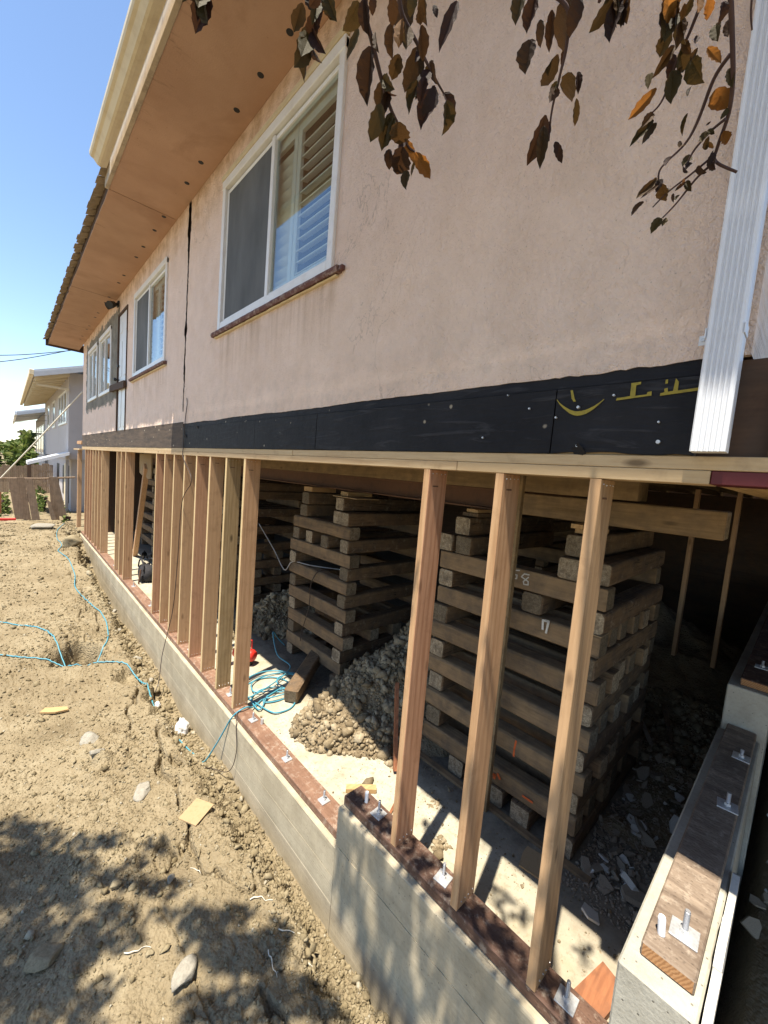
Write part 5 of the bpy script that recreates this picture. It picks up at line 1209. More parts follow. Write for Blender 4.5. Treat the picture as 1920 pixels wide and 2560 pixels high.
for i in range(12):
    y = 3.9+i*0.42+r_.uniform(-.15, .15)
    chunk('concrete_lump', 'angular lump of broken concrete in the trench along the stem wall', 'rock', -0.20+r_.uniform(-0.05, 0.03), y, r_.uniform(0.035, 0.075), (1.1, 0.9, 0.6), M['rock'] if i % 3 else M['clod'], 40+i, 0.35, 'concrete lumps along the trench', 2)
x, y = -0.47, 2.87; z = float(np.max(gz(np.array([x-.08, x+.08, x, x, x]), np.array([y, y, y-.08, y+.08, y]))))
flat('plywood_square', 'square plywood offcut with a faint round stamp lying on the soil', 'offcut', x, y, z+0.004, [(-0.095, -0.075), (0.10, -0.08), (0.10, 0.075), (-0.09, 0.08)], 0.010, M['osb'], RAD(33), (0.05, -0.04))
x, y = -1.17, 4.92; flat('wood_chip', 'pale split shingle of wood on the soil at the left', 'offcut', x, y, gp(x, y)[2]+0.01, [(-0.10, -0.03), (0.03, -0.05), (0.13, -0.02), (0.10, 0.035), (-0.08, 0.04)], 0.018, M['fir_x'], RAD(-20), (0.05, 0.05))
def crumple(name, lab, x, y, s, seed):
    V, F = ico(3); P = V*np.array((0.6, 1.0, 0.85))
    nz = np.abs(fbm(P[:, 0]*2+seed, P[:, 1]*2+P[:, 2]*1.5, 1.6, 4, seed)); P = P*(0.75+0.9*nz[:, None])*s
    o = link(name, fast_mesh(name, P, F, M['paperbag'], False), (x, y, gp(x, y)[2]+s*0.5)); tagit(o, lab, 'litter')
crumple('crumpled_plastic', 'crumpled white plastic wedged against the stem wall in the trench', -0.14, 4.30, 0.11, 5)
crumple('crumpled_plastic', 'small white crumpled scrap in the trench under the hanging cable', -0.22, 4.95, 0.05, 7)
def roots():
    r = random.Random(15)
    for i, (x, y) in enumerate(((-0.42, 2.05), (-0.36, 1.80), (-0.30, 1.60), (-0.55, 2.35), (-1.05, 2.2), (-0.45, 1.75))):
        a = r.uniform(0, 6.28); pts = []
        for k in range(7):
            pts.append((x, y, gp(x, y)[2]+0.004+0.006*math.sin(k))); x += 0.022*math.cos(a); y += 0.028*math.sin(a); a += r.uniform(-.6, .6)
        o = MB().tube(smooth(pts, 4), [0.0035*(1-0.6*i2/24) for i2 in range(25)], 5).build('dry_root', M['rope']); tagit(o, 'dry twisted root fragment lying on the soil by the stem wall', 'root', 'dry roots on the soil')
roots()

# ================================================================== FAR END: FENCES, POST, NEIGHBOURS
Z1 = lambda x, y, Y: at_y(x/3.16, 800+y/3.16, Y)
def fence():
    t = thing('broken_fence', 'broken brown board fence with gaps at the end of the dirt yard', 'fence', Z1(200, 1570, 15.5))
    r = random.Random(6)
    for xt, xb, w, zt, zb in ((62, 120, 68, 1252, 1575), (130, 185, 60, 1245, 1578), (195, 252, 62, 1252, 1578), (385, 410, 58, 1243, 1580), (398, 470, 56, 1240, 1550)):
        a = Z1(xt, zt, 15.5); b_ = Z1(xt+w, zt, 15.5); c = Z1(xb+w*1.05, zb, 15.5); d = Z1(xb, zb, 15.5)
        yo = r.uniform(-0.02, 0.02)
        b = MB(); V = [a, b_, c, d]; b.add([(p.x, p.y+yo, p.z) for p in V]+[(p.x, p.y+yo+0.02, p.z) for p in V], [(0, 3, 2, 1), (4, 5, 6, 7), (0, 1, 5, 4), (1, 2, 6, 5), (2, 3, 7, 6), (3, 0, 4, 7)])
        b.build('fence_board', M['board_z'], t)
    p = Z1(0, 1250, 15.52); q = Z1(595, 1243, 15.52)
    MB().tube([(p.x, p.y+0.04, p.z), ((p.x+q.x)/2, p.y+0.04, (p.z+q.z)/2-0.03), (q.x, q.y+0.04, q.z)], 0.028, 6).build('rail', M['board_z'], t)
    p = Z1(-40, 1370, 15.5); b = MB()
    b.box(p.x-0.05, p.x+0.13, 15.48, 15.5, p.z-0.55, p.z+0.05); b.build('fence_board', M['redboard'], t)
    # split board end leaning in front
    a = [Z1(365, 1410, 15.3), Z1(400, 1440, 15.3), Z1(445, 1575, 15.3), Z1(405, 1578, 15.3)]
    MB().add([tuple(p) for p in a]+[(p.x, p.y+0.02, p.z) for p in a], [(0, 3, 2, 1), (4, 5, 6, 7), (0, 1, 5, 4), (1, 2, 6, 5), (2, 3, 7, 6), (3, 0, 4, 7)]).build('split_board', M['board_z'], t)
fence()
a = Z1(5, 1250, 15.3); b2 = Vector((-0.01, YE+0.02, 1.62))
o = MB().tube([a, (a*0.5+b2*0.5)+Vector((0, 0, -0.02)), b2], 0.018, 6).build('stay_rope', M['rope']); tagit(o, 'pale taut rope slanting from the house corner down to the broken fence', 'rope')
a = Z1(0, 1575, 15.0); o = MB().box(a.x-0.4, a.x+0.32, 14.96, 15.04, a.z-0.03, a.z+0.03, 0.004).build('red_strip', M['redtool']); tagit(o, 'bright red board lying on the ground in front of the broken fence', 'board')
def farfence():
    t = thing('board_fence', 'weathered grey board fence across the back of the neighbouring yard', 'fence', Z1(200, 1240, 24))
    a = Z1(-120, 1152, 24); b_ = Z1(420, 1140, 24); n = 34
    for i in range(n):
        x = a.x+(b_.x-a.x)*i/n; w = (b_.x-a.x)/n*0.93; h = 0.05*rnd.uniform(-1, 1)
        MB().box(x, x+w, 24, 24.02, -2.05, a.z+(b_.z-a.z)*i/n+h, 0.004).build('fence_board', M['board_z'], t)
    MB().box(a.x, b_.x, 24.022, 24.06, -1.1, -1.02).build('rail', M['board_z'], t)
farfence()
o = MB().box(-0.98, -0.86, 20, 20.1, -2.05, Z1(250, 1125, 20).z, 0.004).build('brown_post', M['darkwood']); tagit(o, 'square brown post in front of the grey far fence', 'post')
def neighbour():
    t = thing('house', 'grey stucco neighbour house with cream rafters under wide eaves', 'house', (3, 23, -2))
    w = MB().box(0.0, 7, 17.45, 29.5, -0.30, 2.6, 0.0).build('wall', M['nhouse'], t)
    MB().box(0.10, 6.9, 17.6, 29.4, -2.3, -0.301).build('base_wall', M['nhouse'], t)
    for y0, y1, n_ in ((17.8, 20.85, 3), (22.5, 23.75, 1), (25.6, 27.2, 1)):
        f = MB(); z0, z1 = 0.92, 2.07
        f.box(-0.04, -0.002, y0, y1, z0, z0+0.07); f.box(-0.04, -0.002, y0, y1, z1-0.07, z1); f.box(-0.04, -0.002, y0, y0+0.08, z0+0.07, z1-0.07); f.box(-0.04, -0.002, y1-0.08, y1, z0+0.07, z1-0.07)
        for i in range(1, n_): 
            yc = y0+(y1-y0)*i/n_; f.box(-0.04, -0.002, yc-0.05, yc+0.05, z0+0.07, z1-0.07)
        o = f.build('window', M['vinyl'], t); MB().box(-0.02, -0.004, y0+0.06, y1-0.06, z0+0.05, z1-0.05).build('pane', M['nglass'], o)
    # sloping roof with open cream rafters
    X0, X1, z0, z1 = -0.90, 3.5, 2.34, 3.85; Y0, Y1 = 16.9, 30.2
    def slope(a, b, x): return a+(b-a)*(x-X0)/(X1-X0)
    def slab_(za, zb, th, x0, x1, y0, y1, name, mat, par=t):
        return MB().add([(x0, y0, za), (x1, y0, zb), (x1, y1, zb), (x0, y1, za), (x0, y0, za+th), (x1, y0, zb+th), (x1, y1, zb+th), (x0, y1, za+th)], [(0, 3, 2, 1), (4, 5, 6, 7), (0, 1, 5, 4), (1, 2, 6, 5), (2, 3, 7, 6), (3, 0, 4, 7)]).build(name, mat, par)
    slab_(z0, z1, 0.06, X0, X1, Y0, Y1, 'roof', M['nroof'])
    slab_(z0-0.16, z1-0.16, 0.15, X0-0.01, X1, Y0-0.05, Y0-0.004, 'rake_board', M['nroof'])
    MB().box(X0-0.12, X0-0.005, Y0, Y1, z0-0.10, z0+0.06, 0.01).build('gutter', M['ncream'], t)
    y = Y0+0.3
    while y < 29.8:
        slab_(z0-0.22, slope(z0, z1, 0.0)-0.22, 0.215, X0+0.02, -0.002, y, y+0.12, 'rafter', M['ncream']); y += 0.80
    MB().box(X0+0.08, 0.0-0.003, 17.3, 17.36, 1.98, 2.04).build('brace', M['ncream'], t)
    # slanted awning and basement openings
    slab_(-0.56, -0.16, 0.10, -1.05, -0.003, 17.0, 18.4, 'awning', M['white_metal'])
    for y0, y1, z0_, z1_ in ((18.2, 19.0, -1.9, -0.55), (19.6, 20.4, -1.7, -0.6), (22, 23, -1.7, -0.6)): MB().box(0.085, 0.0985, y0, y1, z0_, z1_).build('basement_opening', M['black'], t)
    MB().box(0.06, 0.0985, 19.02, 19.5, -2.2, -0.5).build('basement_door', M['ncream'], t)
    MB().tube([(-0.03, 17.4, -0.3), (-0.03, 17.4, -2.2)], 0.04, 6).build('drain_pipe', M['nhouse2'], t)
    t = thing('house', 'smaller grey house farthest away, its eave showing below the nearer one', 'house', (3, 40, -2))
    MB().box(0.2, 7, 33.0, 45, -2.2, 2.2).build('wall', M['nhouse2'], t)
    slab_(1.95, 3.4, 0.08, -1.1, 3.5, 32.2, 46, 'roof', M['nroof'], t); slab_(1.78, 3.23, 0.165, -1.1, 3.5, 32.1, 32.19, 'rake_board', M['nroof'], t)
    MB().box(-1.22, -1.105, 32.2, 46, 1.80, 2.02, 0.01).build('gutter', M['white_metal'], t)
    for y0 in (33.6, 36.6, 39.5):
        f = MB().box(0.15, 0.198, y0, y0+2.1, -0.4, 1.5).build('window', M['vinyl'], t); MB().box(0.14, 0.149, y0+0.1, y0+0.95, -0.28, 1.4).build('pane', M['nglass'], f); MB().box(0.14, 0.149, y0+1.1, y0+2.0, -0.28, 1.4).build('pane', M['nglass'], f)
def nglass():
    t = NT('far_glass'); return t.fin((0.10, 0.12, 0.15), 0.08, None, 0.8)
M['nglass'] = nglass()
neighbour()

# foliage helper for far bushes and the plum crown
def leaf_cloud(name, C, n, size, mat, seed, parent=None, aspect=0.55, clump=1.0, reject=None, droop=0.3):
    """C: list of (cx,cy,cz, rx,ry,rz) blobs"""
    rg = np.random.default_rng(seed); B = np.array(C); idx = rg.integers(0, len(B), n)
    d = rg.normal(size=(n, 3)); d /= np.linalg.norm(d, axis=1, keepdims=True); rad = rg.uniform(0, 1, n)**(1/2.2)
    P = B[idx, :3]+d*rad[:, None]*B[idx, 3:]
    if reject is not None: P = P[[not reject(p) for p in P]]
    n = len(P)
    a = rg.normal(size=(n, 3)); a[:, 2] -= droop; a /= np.linalg.norm(a, axis=1, keepdims=True)
    u = rg.normal(size=(n, 3)); u -= a*(u*a).sum(1)[:, None]; u /= np.linalg.norm(u, axis=1, keepdims=True); w = np.cross(a, u)
    s = size*rg.uniform(0.6, 1.25, n)[:, None]
    V = np.stack([P, P+a*s*0.35+u*s*aspect*0.5+w*s*0.08, P+a*s, P+a*s*0.35-u*s*aspect*0.5+w*s*0.08, P+a*s*0.72+u*s*aspect*0.36, P+a*s*0.72-u*s*aspect*0.36], 1).reshape(-1, 3)
    b = np.arange(n)[:, None]*6
    F = np.concatenate([b+np.array([[0, 1, 4]]), b+np.array([[0, 4, 2]]), b+np.array([[0, 2, 5]]), b+np.array([[0, 5, 3]])], 0)
    o = link(name, fast_mesh(name, V, F, mat, False), (0, 0, 0), parent); return o
def far_green():
    r = random.Random(12)
    def bush(px0, px1, ptop, Y, lab, nm='shrub', n=2600, size=0.30):
        a = Z1(px0, ptop, Y); b_ = Z1(px1, ptop, Y); cx = (a.x+b_.x)/2; w = abs(b_.x-a.x)/2; zt = a.z
        t = thing(nm, lab, 'tree', (cx, Y, -2.0))
        MB().tube([(cx, Y, -2.1), (cx+0.1, Y, (zt-2.1)/2), (cx, Y, zt-0.6)], [0.12, 0.1, 0.05], 6).build('trunk', M['bark'], t)
        bl = [(cx+r.uniform(-.7, .7)*w, Y+r.uniform(-.8, .8), zt-0.5-r.uniform(0, 1)*(zt+1.6), w*0.5, 0.8, 0.55) for i in range(9)]+[(cx, Y, zt-0.55, w*0.6, 0.7, 0.5)]
        o = leaf_cloud('crown', bl, n, size, M['green'], int(px0+500), t); o['kind'] = 'stuff'
    bush(-160, 60, 910, 32, 'bushy green tree behind the far fence at the left edge of the picture'); bush(40, 190, 930, 31, 'palm-like green shrub behind the far fence'); bush(175, 280, 850, 30, 'upright green shrub beside the farthest grey house', n=2200)
    bush(-60, 70, 1330, 17.5, 'low weedy green bush behind the broken fence at the left', n=700, size=0.12); bush(285, 350, 1290, 17.6, 'small green weeds showing through the gap in the broken fence', n=300, size=0.12); bush(440, 560, 1540, 15.6, 'low creeping green plant at the foot of the broken fence near the house', n=260, size=0.09)
far_green()
def pole():
    t = thing('utility_pole', 'distant wooden utility pole among the wires', 'pole', Z1(175, 960, 45))
    p = Z1(175, 870, 45); MB().tube([(p.x, 45, -2), (p.x, 45, p.z)], 0.12, 6).build('pole_shaft', M['darkwood'], t); MB().box(p.x-0.3, p.x+0.9, 44.95, 45.05, p.z-0.25, p.z-0.1).build('cross_arm', M['darkwood'], t)
    for i, (y0, y1, lab, rr) in enumerate(((270, 245, 'upper pair of overhead wires reaching the roof corner', 0.011), (350, 238, 'drooping overhead wire below the upper pair', 0.011), (760, 752, 'thin distant wire above the far houses', 0.008), (795, 795, 'distant wire passing the second eave', 0.009), (880, 878, 'lowest distant wire in the sky at the left', 0.008))):
        Y = 16.2 if i < 2 else 28
        a = Z1(-300, y0+ (10 if i < 2 else 0), Y); b_ = Z1(600 if i < 2 else 380, y1-(8 if i < 2 else 0), Y)
        m = (a+b_)/2+Vector((0, 0, -0.06))
        o = MB().tube(smooth([a, m, b_], 8), rr, 5).build('overhead_wire', M['wire']); tagit(o, lab, 'wire')
pole()

# ================================================================== PLUM TREE (over and behind the camera)
def leafmesh(seed, L=1.0):
    r = random.Random(seed); n = 9; V = []; w0 = r.uniform(0.44, 0.58); curl = r.uniform(-0.9, 1.2); fold = r.uniform(0.1, 0.85); tw = r.uniform(-1.0, 1.0)
    for i in range(n+1):
        q = i/n; hw = 0.5*w0*(math.sin(math.pi*min(1, q*0.97+0.03)**0.85))**0.9*(1.0 if i < n else 0)
        x = q*math.cos(curl*q*0.6); z = -math.sin(curl*q*0.8)*q*0.5; a = tw*q
        for sx in (-1, -0.5, 0, 0.5, 1):
            ser = (0.035*(i % 2)+r.uniform(-.015, .015)) if abs(sx) == 1 and 0 < i < n else 0
            yy = sx*(hw+ser); zz = z+abs(sx)*hw*fold+0.012*r.uniform(-1, 1)
            V.append((x*L, (yy*math.cos(a)-(zz-z)*math.sin(a))*L, (z+yy*math.sin(a)+(zz-z)*math.cos(a))*L))
    F = [(i*5+j, i*5+j+1, (i+1)*5+j+1, (i+1)*5+j) for i in range(n) for j in range(4)]
    return MB().add(V, F)
def plum():
    t = thing('plum_tree', 'purple-leaved plum tree whose twigs hang into the top of the picture', 'tree', (-3.3, -0.9, -2.6))
    r = random.Random(5)
    trunk = [(-3.3, -0.9, -2.75), (-3.28, -0.88, -1.6), (-3.2, -0.8, -0.4), (-3.1, -0.7, 0.6)]
    MB().tube(smooth(trunk, 5), [0.15-0.005*i for i in range(16)], 12).build('trunk', M['bark'], t, smooth=True)
    limbs = [[(-3.1, -0.7, 0.55), (-2.8, -0.2, 1.3), (-2.3, 0.5, 1.9), (-1.9, 1.4, 2.3)], [(-3.1, -0.7, 0.5), (-2.5, -0.6, 1.4), (-1.7, -0.2, 2.0), (-1.0, 0.2, 2.3), (-0.6, 0.4, 2.35)], [(-3.1, -0.7, 0.5), (-3.5, 0.1, 1.6), (-3.6, 0.9, 2.3)]]
    for l in limbs: MB().tube(smooth(l, 6), [0.05-0.0019*i for i in range(6*(len(l)-1)+1)], 8).build('limb', M['bark'], t, smooth=True)
    def rej(p): return in_frame(p, 190)
    o = crown_mesh('crown', M['leaf'], t); o['kind'] = 'stuff'
    LM = [leafmesh(100+i).mesh('leaf', M['leaf']) for i in range(8)]; LG = [leafmesh(200+i).mesh('leaf', M['leafsunlit']) for i in range(3)]
    def branch(path, dist, rad, leaves, rad2=None, parent=t, extra=7, lsz=1.0):
        P = [at_d(px, py, dist+dd) for px, py, dd in path]
        S = smooth(P, 6); n = len(S)
        o = MB().tube(S, [rad+( (rad2 or rad*0.5)-rad)*i/(n-1) for i in range(n)], 6).build('hanging_twig', M['bark'], parent, smooth=True)
        for (x0, y0, x1, y1, gold, wsc) in leaves:
            d0 = dist+r.uniform(-.05, .05); A = at_d(x0, y0, d0); B = at_d(x1, y1, d0+r.uniform(-.015, .015)); v = B-A; L = v.length*1.05
            q = v.to_track_quat('X', 'Z'); q = q @ Euler((r.uniform(-0.9, 0.9)+1.57*0, 0, 0)).to_quaternion()
            # turn the blade roughly to the lens then vary
            z = (CAM-A).normalized(); xax = v.normalized(); yax = z.cross(xax).normalized(); zax = xax.cross(yax)
            rm = Matrix((xax, yax, zax)).transposed() @ Euler((r.uniform(-0.6, 0.6), r.uniform(-.12, .12), 0)).to_matrix()
            lf = link('leaf', (LG if gold else LM)[r.randrange(3 if gold else 8)], A, o, rm.to_euler(), (L, L*wsc*1.08, L))
        # smaller leaves clustered along the twig
        for k in range(int(extra)):
            i = r.randrange(max(1, n//4), n); A = S[i]; dn = (-UP*r.uniform(0.5, 1.0)+RT*r.uniform(-0.55, 0.55)+FWD*r.uniform(-.5, .5)).normalized(); L = dist*r.uniform(0.025, 0.055)*lsz
            z = (CAM-A).normalized(); yax = z.cross(dn).normalized(); zax = dn.cross(yax)
            rm = Matrix((dn, yax, zax)).transposed() @ Euler((r.uniform(-1.2, 1.2), r.uniform(-.3, .3), 0)).to_matrix()
            g = r.random() < 0.07
            link('leaf', (LG if g else LM)[r.randrange(3 if g else 8)], A+RT*r.uniform(-.006, .006), o, rm.to_euler(), (L, L*r.uniform(0.7, 1.1), L))
        return o
    s = 3.19; q = lambda x, y: (680+x/s, y/s)
    def Lz(lst): return [(*q(a, b), *q(c, d), g, w) for a, b, c, d, g, w in lst]
    # left spray
    branch([(*q(405, -60), 0), (*q(400, 60), 0), (*q(350, 250), 0), (*q(300, 330), 0)], 0.66, 0.0022, Lz([(300, 200, 255, 645, 0, .8), (240, 20, 175, 235, 0, .9), (300, -60, 330, 100, 0, 1.1), (420, -80, 520, 190, 0, .9), (380, -60, 300, 60, 0, 1.0)]), 0.0012)
    branch([(*q(740, -60), 0), (*q(750, 150), 0), (*q(790, 300), .01), (*q(870, 620), .02), (*q(940, 850), .02), (*q(1000, 980), .02), (*q(1080, 1160), .02), (*q(1140, 1210), .02)], 0.68, 0.0034,
           Lz([(690, 10, 565, 305, 0, .9), (740, -20, 770, 290, 0, 1.0), (690, 230, 590, 480, 0, .45), (790, 370, 745, 830, 0, .85), (880, 640, 860, 900, 0, .8), (870, 830, 800, 1130, 0, 1.0), (950, 900, 870, 1190, 0, .8), (1010, 970, 1010, 1190, 0, 1.35), (1040, 1170, 985, 1450, 0, 1.05), (940, 1190, 915, 1360, 0, .8), (1070, 1360, 1070, 1510, 0, .9), (1140, 1215, 1270, 1410, 1, .9), (1140, 1290, 1100, 1410, 0, .6), (800, -40, 815, 130, 0, .9), (620, -90, 640, 30, 0, 1.1)]), 0.0012)
    branch([(*q(1010, -60), 0), (*q(1040, 120), 0), (*q(1150, 330), .01), (*q(1240, 510), .01), (*q(1310, 640), .01), (*q(1390, 780), .02)], 0.70, 0.0028,
           Lz([(960, -40, 970, 210, 0, 1.0), (1060, -60, 1030, 330, 0, 1.1), (960, 180, 950, 470, 0, .9), (1060, 240, 1060, 400, 0, .9), (1010, 430, 960, 640, 0, 1.25), (1190, 200, 1210, 480, 0, .8), (1180, 370, 1090, 770, 0, .8), (1250, 510, 1270, 660, 0, 1.2), (1160, 640, 1110, 910, 0, .9), (1220, 620, 1180, 820, 0, .8), (1300, 710, 1190, 1030, 0, .9), (1395, 800, 1390, 1115, 0, .85), (1180, 40, 1170, 190, 0, 1.0), (1200, -60, 1250, 195, 0, .9), (1480, 10, 1320, 390, 0, .75), (1120, -70, 1130, 130, 0, .9), (1290, 40, 1320, 130, 0, 1.0)]), 0.001)
    q = lambda x, y: (485+x*0, y*0)
    branch([(470, -60, 0), (500, -20, 0), (520, -10, 0)], 0.7, 0.002, [(505, -25, 510, 40, 0, .9)])
    s2 = 2.44; q2 = lambda x, y: (1240+x/s2, y/s2)
    def L2(lst): return [(*q2(a, b), *q2(c, d), g, w) for a, b, c, d, g, w in lst]
    branch([(*q2(315, -60), 0), (*q2(440, 60), 0), (*q2(430, 280), 0), (*q2(390, 460), 0), (*q2(340, 680), 0), (*q2(322, 860), .01)], 0.78, 0.0026,
           L2([(160, -60, 120, 150, 0, .9), (240, -40, 190, 210, 0, .9), (270, 120, 270, 295, 0, .7), (210, 240, 180, 440, 0, 1.2), (430, -20, 380, 340, 0, .9), (500, -30, 470, 230, 0, .8), (340, 60, 325, 310, 0, .5), (375, 330, 285, 605, 0, .55), (420, 280, 400, 410, 0, .5), (450, 440, 420, 690, 0, 1.2), (490, 600, 490, 765, 0, .5), (300, 700, 195, 1000, 0, .7), (290, 770, 270, 1015, 0, .6), (360, 865, 405, 990, 0, .7), (500, 440, 505, 560, 0, .6)]), 0.001, extra=3, lsz=0.6)
    branch([(*q2(1430, -60), 0), (*q2(1440, 200), 0), (*q2(1445, 480), 0), (*q2(1420, 690), .01), (*q2(1350, 900), .02), (*q2(1340, 985), .02), (*q2(1470, 1050), .02)], 0.80, 0.0030,
           L2([(1310, -30, 1290, 110, 1, .9), (1390, 10, 1370, 140, 0, .9), (1420, 120, 1410, 240, 0, .8), (1290, 290, 1375, 390, 1, .7), (1340, 150, 1350, 240, 0, 1.0), (1345, 540, 1395, 680, 1, 1.3), (1420, 420, 1440, 520, 0, .7), (1310, 740, 1280, 765, 0, .6), (1390, 800, 1400, 880, 1, 1.2), (1300, 830, 1260, 945, 0, .5), (1325, 905, 1290, 870, 1, .7), (1330, 930, 1305, 1000, 0, .8), (1240, -20, 1215, 100, 1, .9)]), 0.0016, extra=3, lsz=0.6)
    branch([(*q2(1430, 330), 0), (*q2(1330, 480), .01), (*q2(1230, 740), .02), (*q2(1150, 880), .02), (*q2(1010, 1020), .02), (*q2(990, 1100), .02)], 0.80, 0.0024,
           L2([(1190, 360, 1270, 500, 0, 1.0), (1190, 530, 1175, 580, 0, .6), (1170, 690, 1130, 830, 0, .5), (980, 1085, 850, 1210, 0, .45), (990, 1130, 890, 1200, 0, .4), (1010, 1120, 1040, 1220, 0, 1.0)]), 0.001, extra=3, lsz=0.6)
    branch([(*q2(1400, 725), 0), (*q2(1300, 810), .01), (*q2(1200, 930), .01), (*q2(1150, 1040), .01)], 0.80, 0.0018, L2([(1190, 950, 1130, 1020, 0, .9), (1180, 990, 1150, 1045, 0, .7)]), 0.001, extra=3, lsz=0.6)
    branch([(*q2(1340, 985), 0), (*q2(1230, 1080), .01), (*q2(1100, 1240), .01), (*q2(1015, 1330), .01)], 0.815, 0.0018, L2([(1160, 1110, 1090, 1165, 0, .5), (1080, 1180, 1075, 1245, 0, .7)]), 0.0009, extra=3, lsz=0.6)
    branch([(*q2(1340, 940), 0), (*q2(1180, 1070), .01), (*q2(1050, 1170), .01), (*q2(955, 1265), .01)], 0.815, 0.0016, L2([(1050, 1150, 1020, 1215, 0, 1.2), (900, 1230, 830, 1325, 0, .8)]), 0.0009, extra=3, lsz=0.6)
    branch([(*q2(1280, -50), 0), (*q2(1180, 200), .01), (*q2(1120, 330), .01), (*q2(1020, 600), .01), (*q2(950, 690), .01)], 0.80, 0.002,
           L2([(1050, -40, 1060, 160, 1, .8), (1060, 150, 990, 340, 0, .85), (1090, 280, 950, 470, 0, .5), (1080, 330, 1060, 500, 0, .8), (1080, 430, 1060, 640, 0, .75), (980, 540, 810, 745, 1, .6), (960, 730, 820, 890, 0, .5), (980, 750, 880, 880, 0, .9), (1120, 310, 1150, 440, 0, 1.1), (1170, 130, 1100, 250, 0, .7), (1230, 220, 1200, 290, 0, .8), (1230, 290, 1190, 370, 0, .8), (1200, -20, 1150, 110, 0, .9), (940, 450, 930, 520, 0, .8), (1150, 20, 1130, 130, 0, .8)]), 0.001, extra=3, lsz=0.6)
    branch([(*q2(720, -60), 0), (*q2(740, -10), 0)], 0.78, 0.0014, L2([(700, -40, 745, 100, 0, .9), (640, -60, 670, 15, 0, 1.0)]))
    branch([(*q2(1565, -60), 0), (*q2(1555, 80), 0), (*q2(1562, 185), 0)], 0.8, 0.0012, [], 0.0008, extra=0)
    branch([(*q2(1040, -40), 0), (*q2(1110, 120), 0)], 0.8, 0.0014, L2([(1040, -30, 1090, 140, 0, .8), (1010, 90, 1030, 140, 1, .8)]))
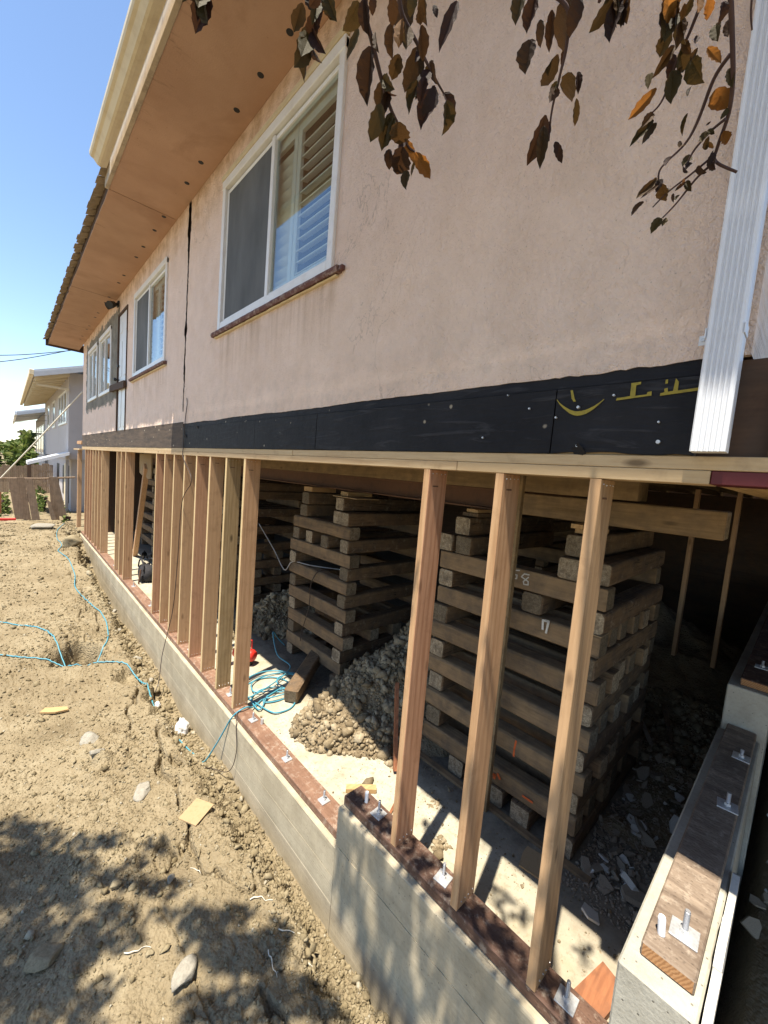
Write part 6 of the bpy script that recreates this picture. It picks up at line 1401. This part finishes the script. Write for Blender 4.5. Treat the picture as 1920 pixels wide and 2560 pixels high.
# leaf masses of the crown, each hung where its shade falls on the soil, the stepped wall, the sill or the slab
SUNV = SUN_TO
def on_plane(px, py, pl):
    d = pix(px, py)
    if pl[0] == 'z': return CAM + d*(pl[1]/d.z)
    return CAM + d*((pl[1]+1.5)/d.x)
def crown_mesh(name, mat, parent):
    rg = np.random.default_rng(44); PT = []
    A = lambda x, y: (x/1.843, 1900+y/1.843); B = lambda x, y: (840+x/2.514, 1900+y/2.514)
    G = ('z', -2.62); ST = ('x', -0.032); SI = ('z', -1.957); SLB = ('z', SL)
    soil_ = [(110, 500, 240, 110), (130, 960, 260, 150), (60, 800, 150, 60), (1120, 880, 190, 80), (1150, 1120, 200, 90), (60, 290, 95, 40), (160, 335, 110, 55), (40, 420, 90, 60), (180, 470, 170, 70), (330, 480, 90, 60), (450, 540, 90, 35), (430, 385, 130, 26), (530, 358, 50, 18), (720, 390, 55, 22), (640, 452, 60, 22), (590, 550, 130, 34), (745, 590, 110, 36), (830, 560, 50, 22),
             (200, 600, 160, 55), (50, 570, 90, 55), (90, 690, 120, 36), (330, 640, 90, 30), (500, 685, 140, 22), (310, 755, 190, 30), (560, 740, 90, 20), (850, 705, 120, 26), (960, 745, 130, 50), (1080, 700, 90, 40), (250, 850, 240, 55), (470, 835, 85, 52), (600, 810, 60, 22),
             (1020, 830, 170, 52), (1140, 920, 140, 55), (1210, 840, 110, 60), (1290, 760, 60, 40), (100, 960, 130, 100), (220, 1010, 150, 110), (330, 930, 70, 50), (450, 1030, 80, 26), (950, 1090, 120, 70), (1010, 1170, 130, 60), (1230, 1080, 110, 60), (1350, 1010, 80, 50), (1390, 1110, 90, 60), (1500, 1150, 100, 60), (1480, 1000, 60, 40), (350, 1130, 110, 70), (60, 1150, 90, 60), (150, 1200, 200, 40), (-150, 500, 150, 250), (-150, 900, 150, 300), (860, 1180, 60, 40), (1140, 1190, 80, 30)]
    wall_ = [(30, 480, 40, 150), (130, 520, 50, 90), (260, 640, 45, 150), (150, 860, 40, 130), (50, 820, 45, 140), (330, 860, 70, 120), (440, 780, 50, 100), (300, 1060, 60, 130), (420, 1050, 60, 130), (180, 1120, 45, 120), (530, 900, 40, 70), (700, 1100, 60, 130), (760, 1250, 70, 120), (650, 1250, 40, 110), (560, 1240, 45, 110), (620, 1420, 60, 120), (860, 1350, 60, 130), (930, 1480, 60, 120), (420, 1320, 50, 120), (330, 1450, 60, 140), (740, 1560, 60, 100), (1050, 1560, 80, 100), (880, 1620, 80, 80), (480, 1580, 60, 100), (250, 1300, 40, 100), (1150, 1640, 60, 60)]
    sill_ = [(120, 250, 60, 60), (230, 380, 50, 40), (330, 420, 40, 40), (420, 560, 40, 30), (530, 660, 70, 60), (640, 640, 40, 30), (580, 780, 40, 40), (680, 900, 40, 40), (850, 980, 70, 60), (960, 1060, 80, 60), (1080, 1160, 50, 50), (900, 1130, 60, 40), (1150, 1300, 60, 60), (1290, 1400, 60, 50), (1050, 1270, 50, 50), (1370, 1420, 40, 50)]
    slab_ = [(640, 300, 30, 22), (560, 420, 26, 18), (1000, 800, 60, 30), (1080, 900, 50, 40), (1180, 1000, 40, 50), (1010, 870, 50, 30), (1060, 1000, 50, 30), (1540, 1180, 50, 40), (1560, 1300, 30, 50)]
    stud_ = [(440, 200, 16, 40), (450, 380, 20, 40), (820, 250, 22, 60), (860, 600, 24, 60), (800, 700, 22, 30), (1400, 250, 14, 80), (1360, 620, 24, 60), (1300, 900, 24, 60), (1330, 1100, 20, 50)]
    for lst, fn, pl, dens in ((soil_, A, G, 4200), (wall_, B, ST, 6500), (sill_, B, SI, 5500), (slab_, B, SLB, 2600), (stud_, B, ('x', 0.0), 5000)):
        for (cx, cy, a, b) in lst:
            c = on_plane(*fn(cx, cy), pl); e1 = on_plane(*fn(cx+a, cy), pl)-c; e2 = on_plane(*fn(cx, cy+b), pl)-c
            # area seen from the sun
            ar = abs(e1.cross(e2).dot(SUNV))*math.pi
            zc = rg.uniform(1.5, 3.0)
            for _ in range(30):
                if not in_frame(c+SUNV*((zc-c.z)/SUNV.z), 160): break
                zc += 0.12
            if fn is A: e1 = e1*1.12; e2 = e2*1.12
            n = int(min(1500, max(6, ar*dens)))
            for i in range(n):
                r_, th = math.sqrt(rg.uniform(0, 1)), rg.uniform(0, 6.283)
                p = c+e1*(r_*math.cos(th))+e2*(r_*math.sin(th))
                PT.append(tuple(p+SUNV*((zc+rg.normal(0, 0.10)-p.z)/SUNV.z)))
    # rest of the crown, over and behind the camera, where its shade is out of sight
    for i in range(17000):
        if i % 3: q = (rg.uniform(-5.8, -3.15), rg.uniform(-2.2, 2.6), rg.uniform(0.6, 4.4))
        else: q = (rg.uniform(-3.4, -1.0), rg.uniform(-2.8, -0.75), rg.uniform(1.4, 4.4))
        if float(vn(q[0]*1.6+q[2]*0.9, q[1]*1.6-q[2]*0.7, 5)) > -0.2: PT.append(q)
    P = np.array([p for p in PT if not in_frame(p, 60) and not (p[0] > -0.98 and p[2] > 2.75)]); n = len(P)
    a = rg.normal(size=(n, 3)); a[:, 2] -= 0.5; a /= np.linalg.norm(a, axis=1, keepdims=True)
    u = rg.normal(size=(n, 3)); u -= a*(u*a).sum(1)[:, None]; u /= np.linalg.norm(u, axis=1, keepdims=True); w = np.cross(a, u)
    s_ = 0.066*rg.uniform(0.6, 1.25, n)[:, None]; k = 0.58
    V = np.stack([P, P+a*s_*0.35+u*s_*k*0.5+w*s_*0.08, P+a*s_, P+a*s_*0.35-u*s_*k*0.5+w*s_*0.08, P+a*s_*0.72+u*s_*k*0.36, P+a*s_*0.72-u*s_*k*0.36], 1).reshape(-1, 3)
    b = np.arange(n)[:, None]*6
    F = np.concatenate([b+np.array([[0, 1, 4]]), b+np.array([[0, 4, 2]]), b+np.array([[0, 2, 5]]), b+np.array([[0, 5, 3]])], 0)
    return link(name, fast_mesh(name, V, F, mat, False), (0, 0, 0), parent)
plum()
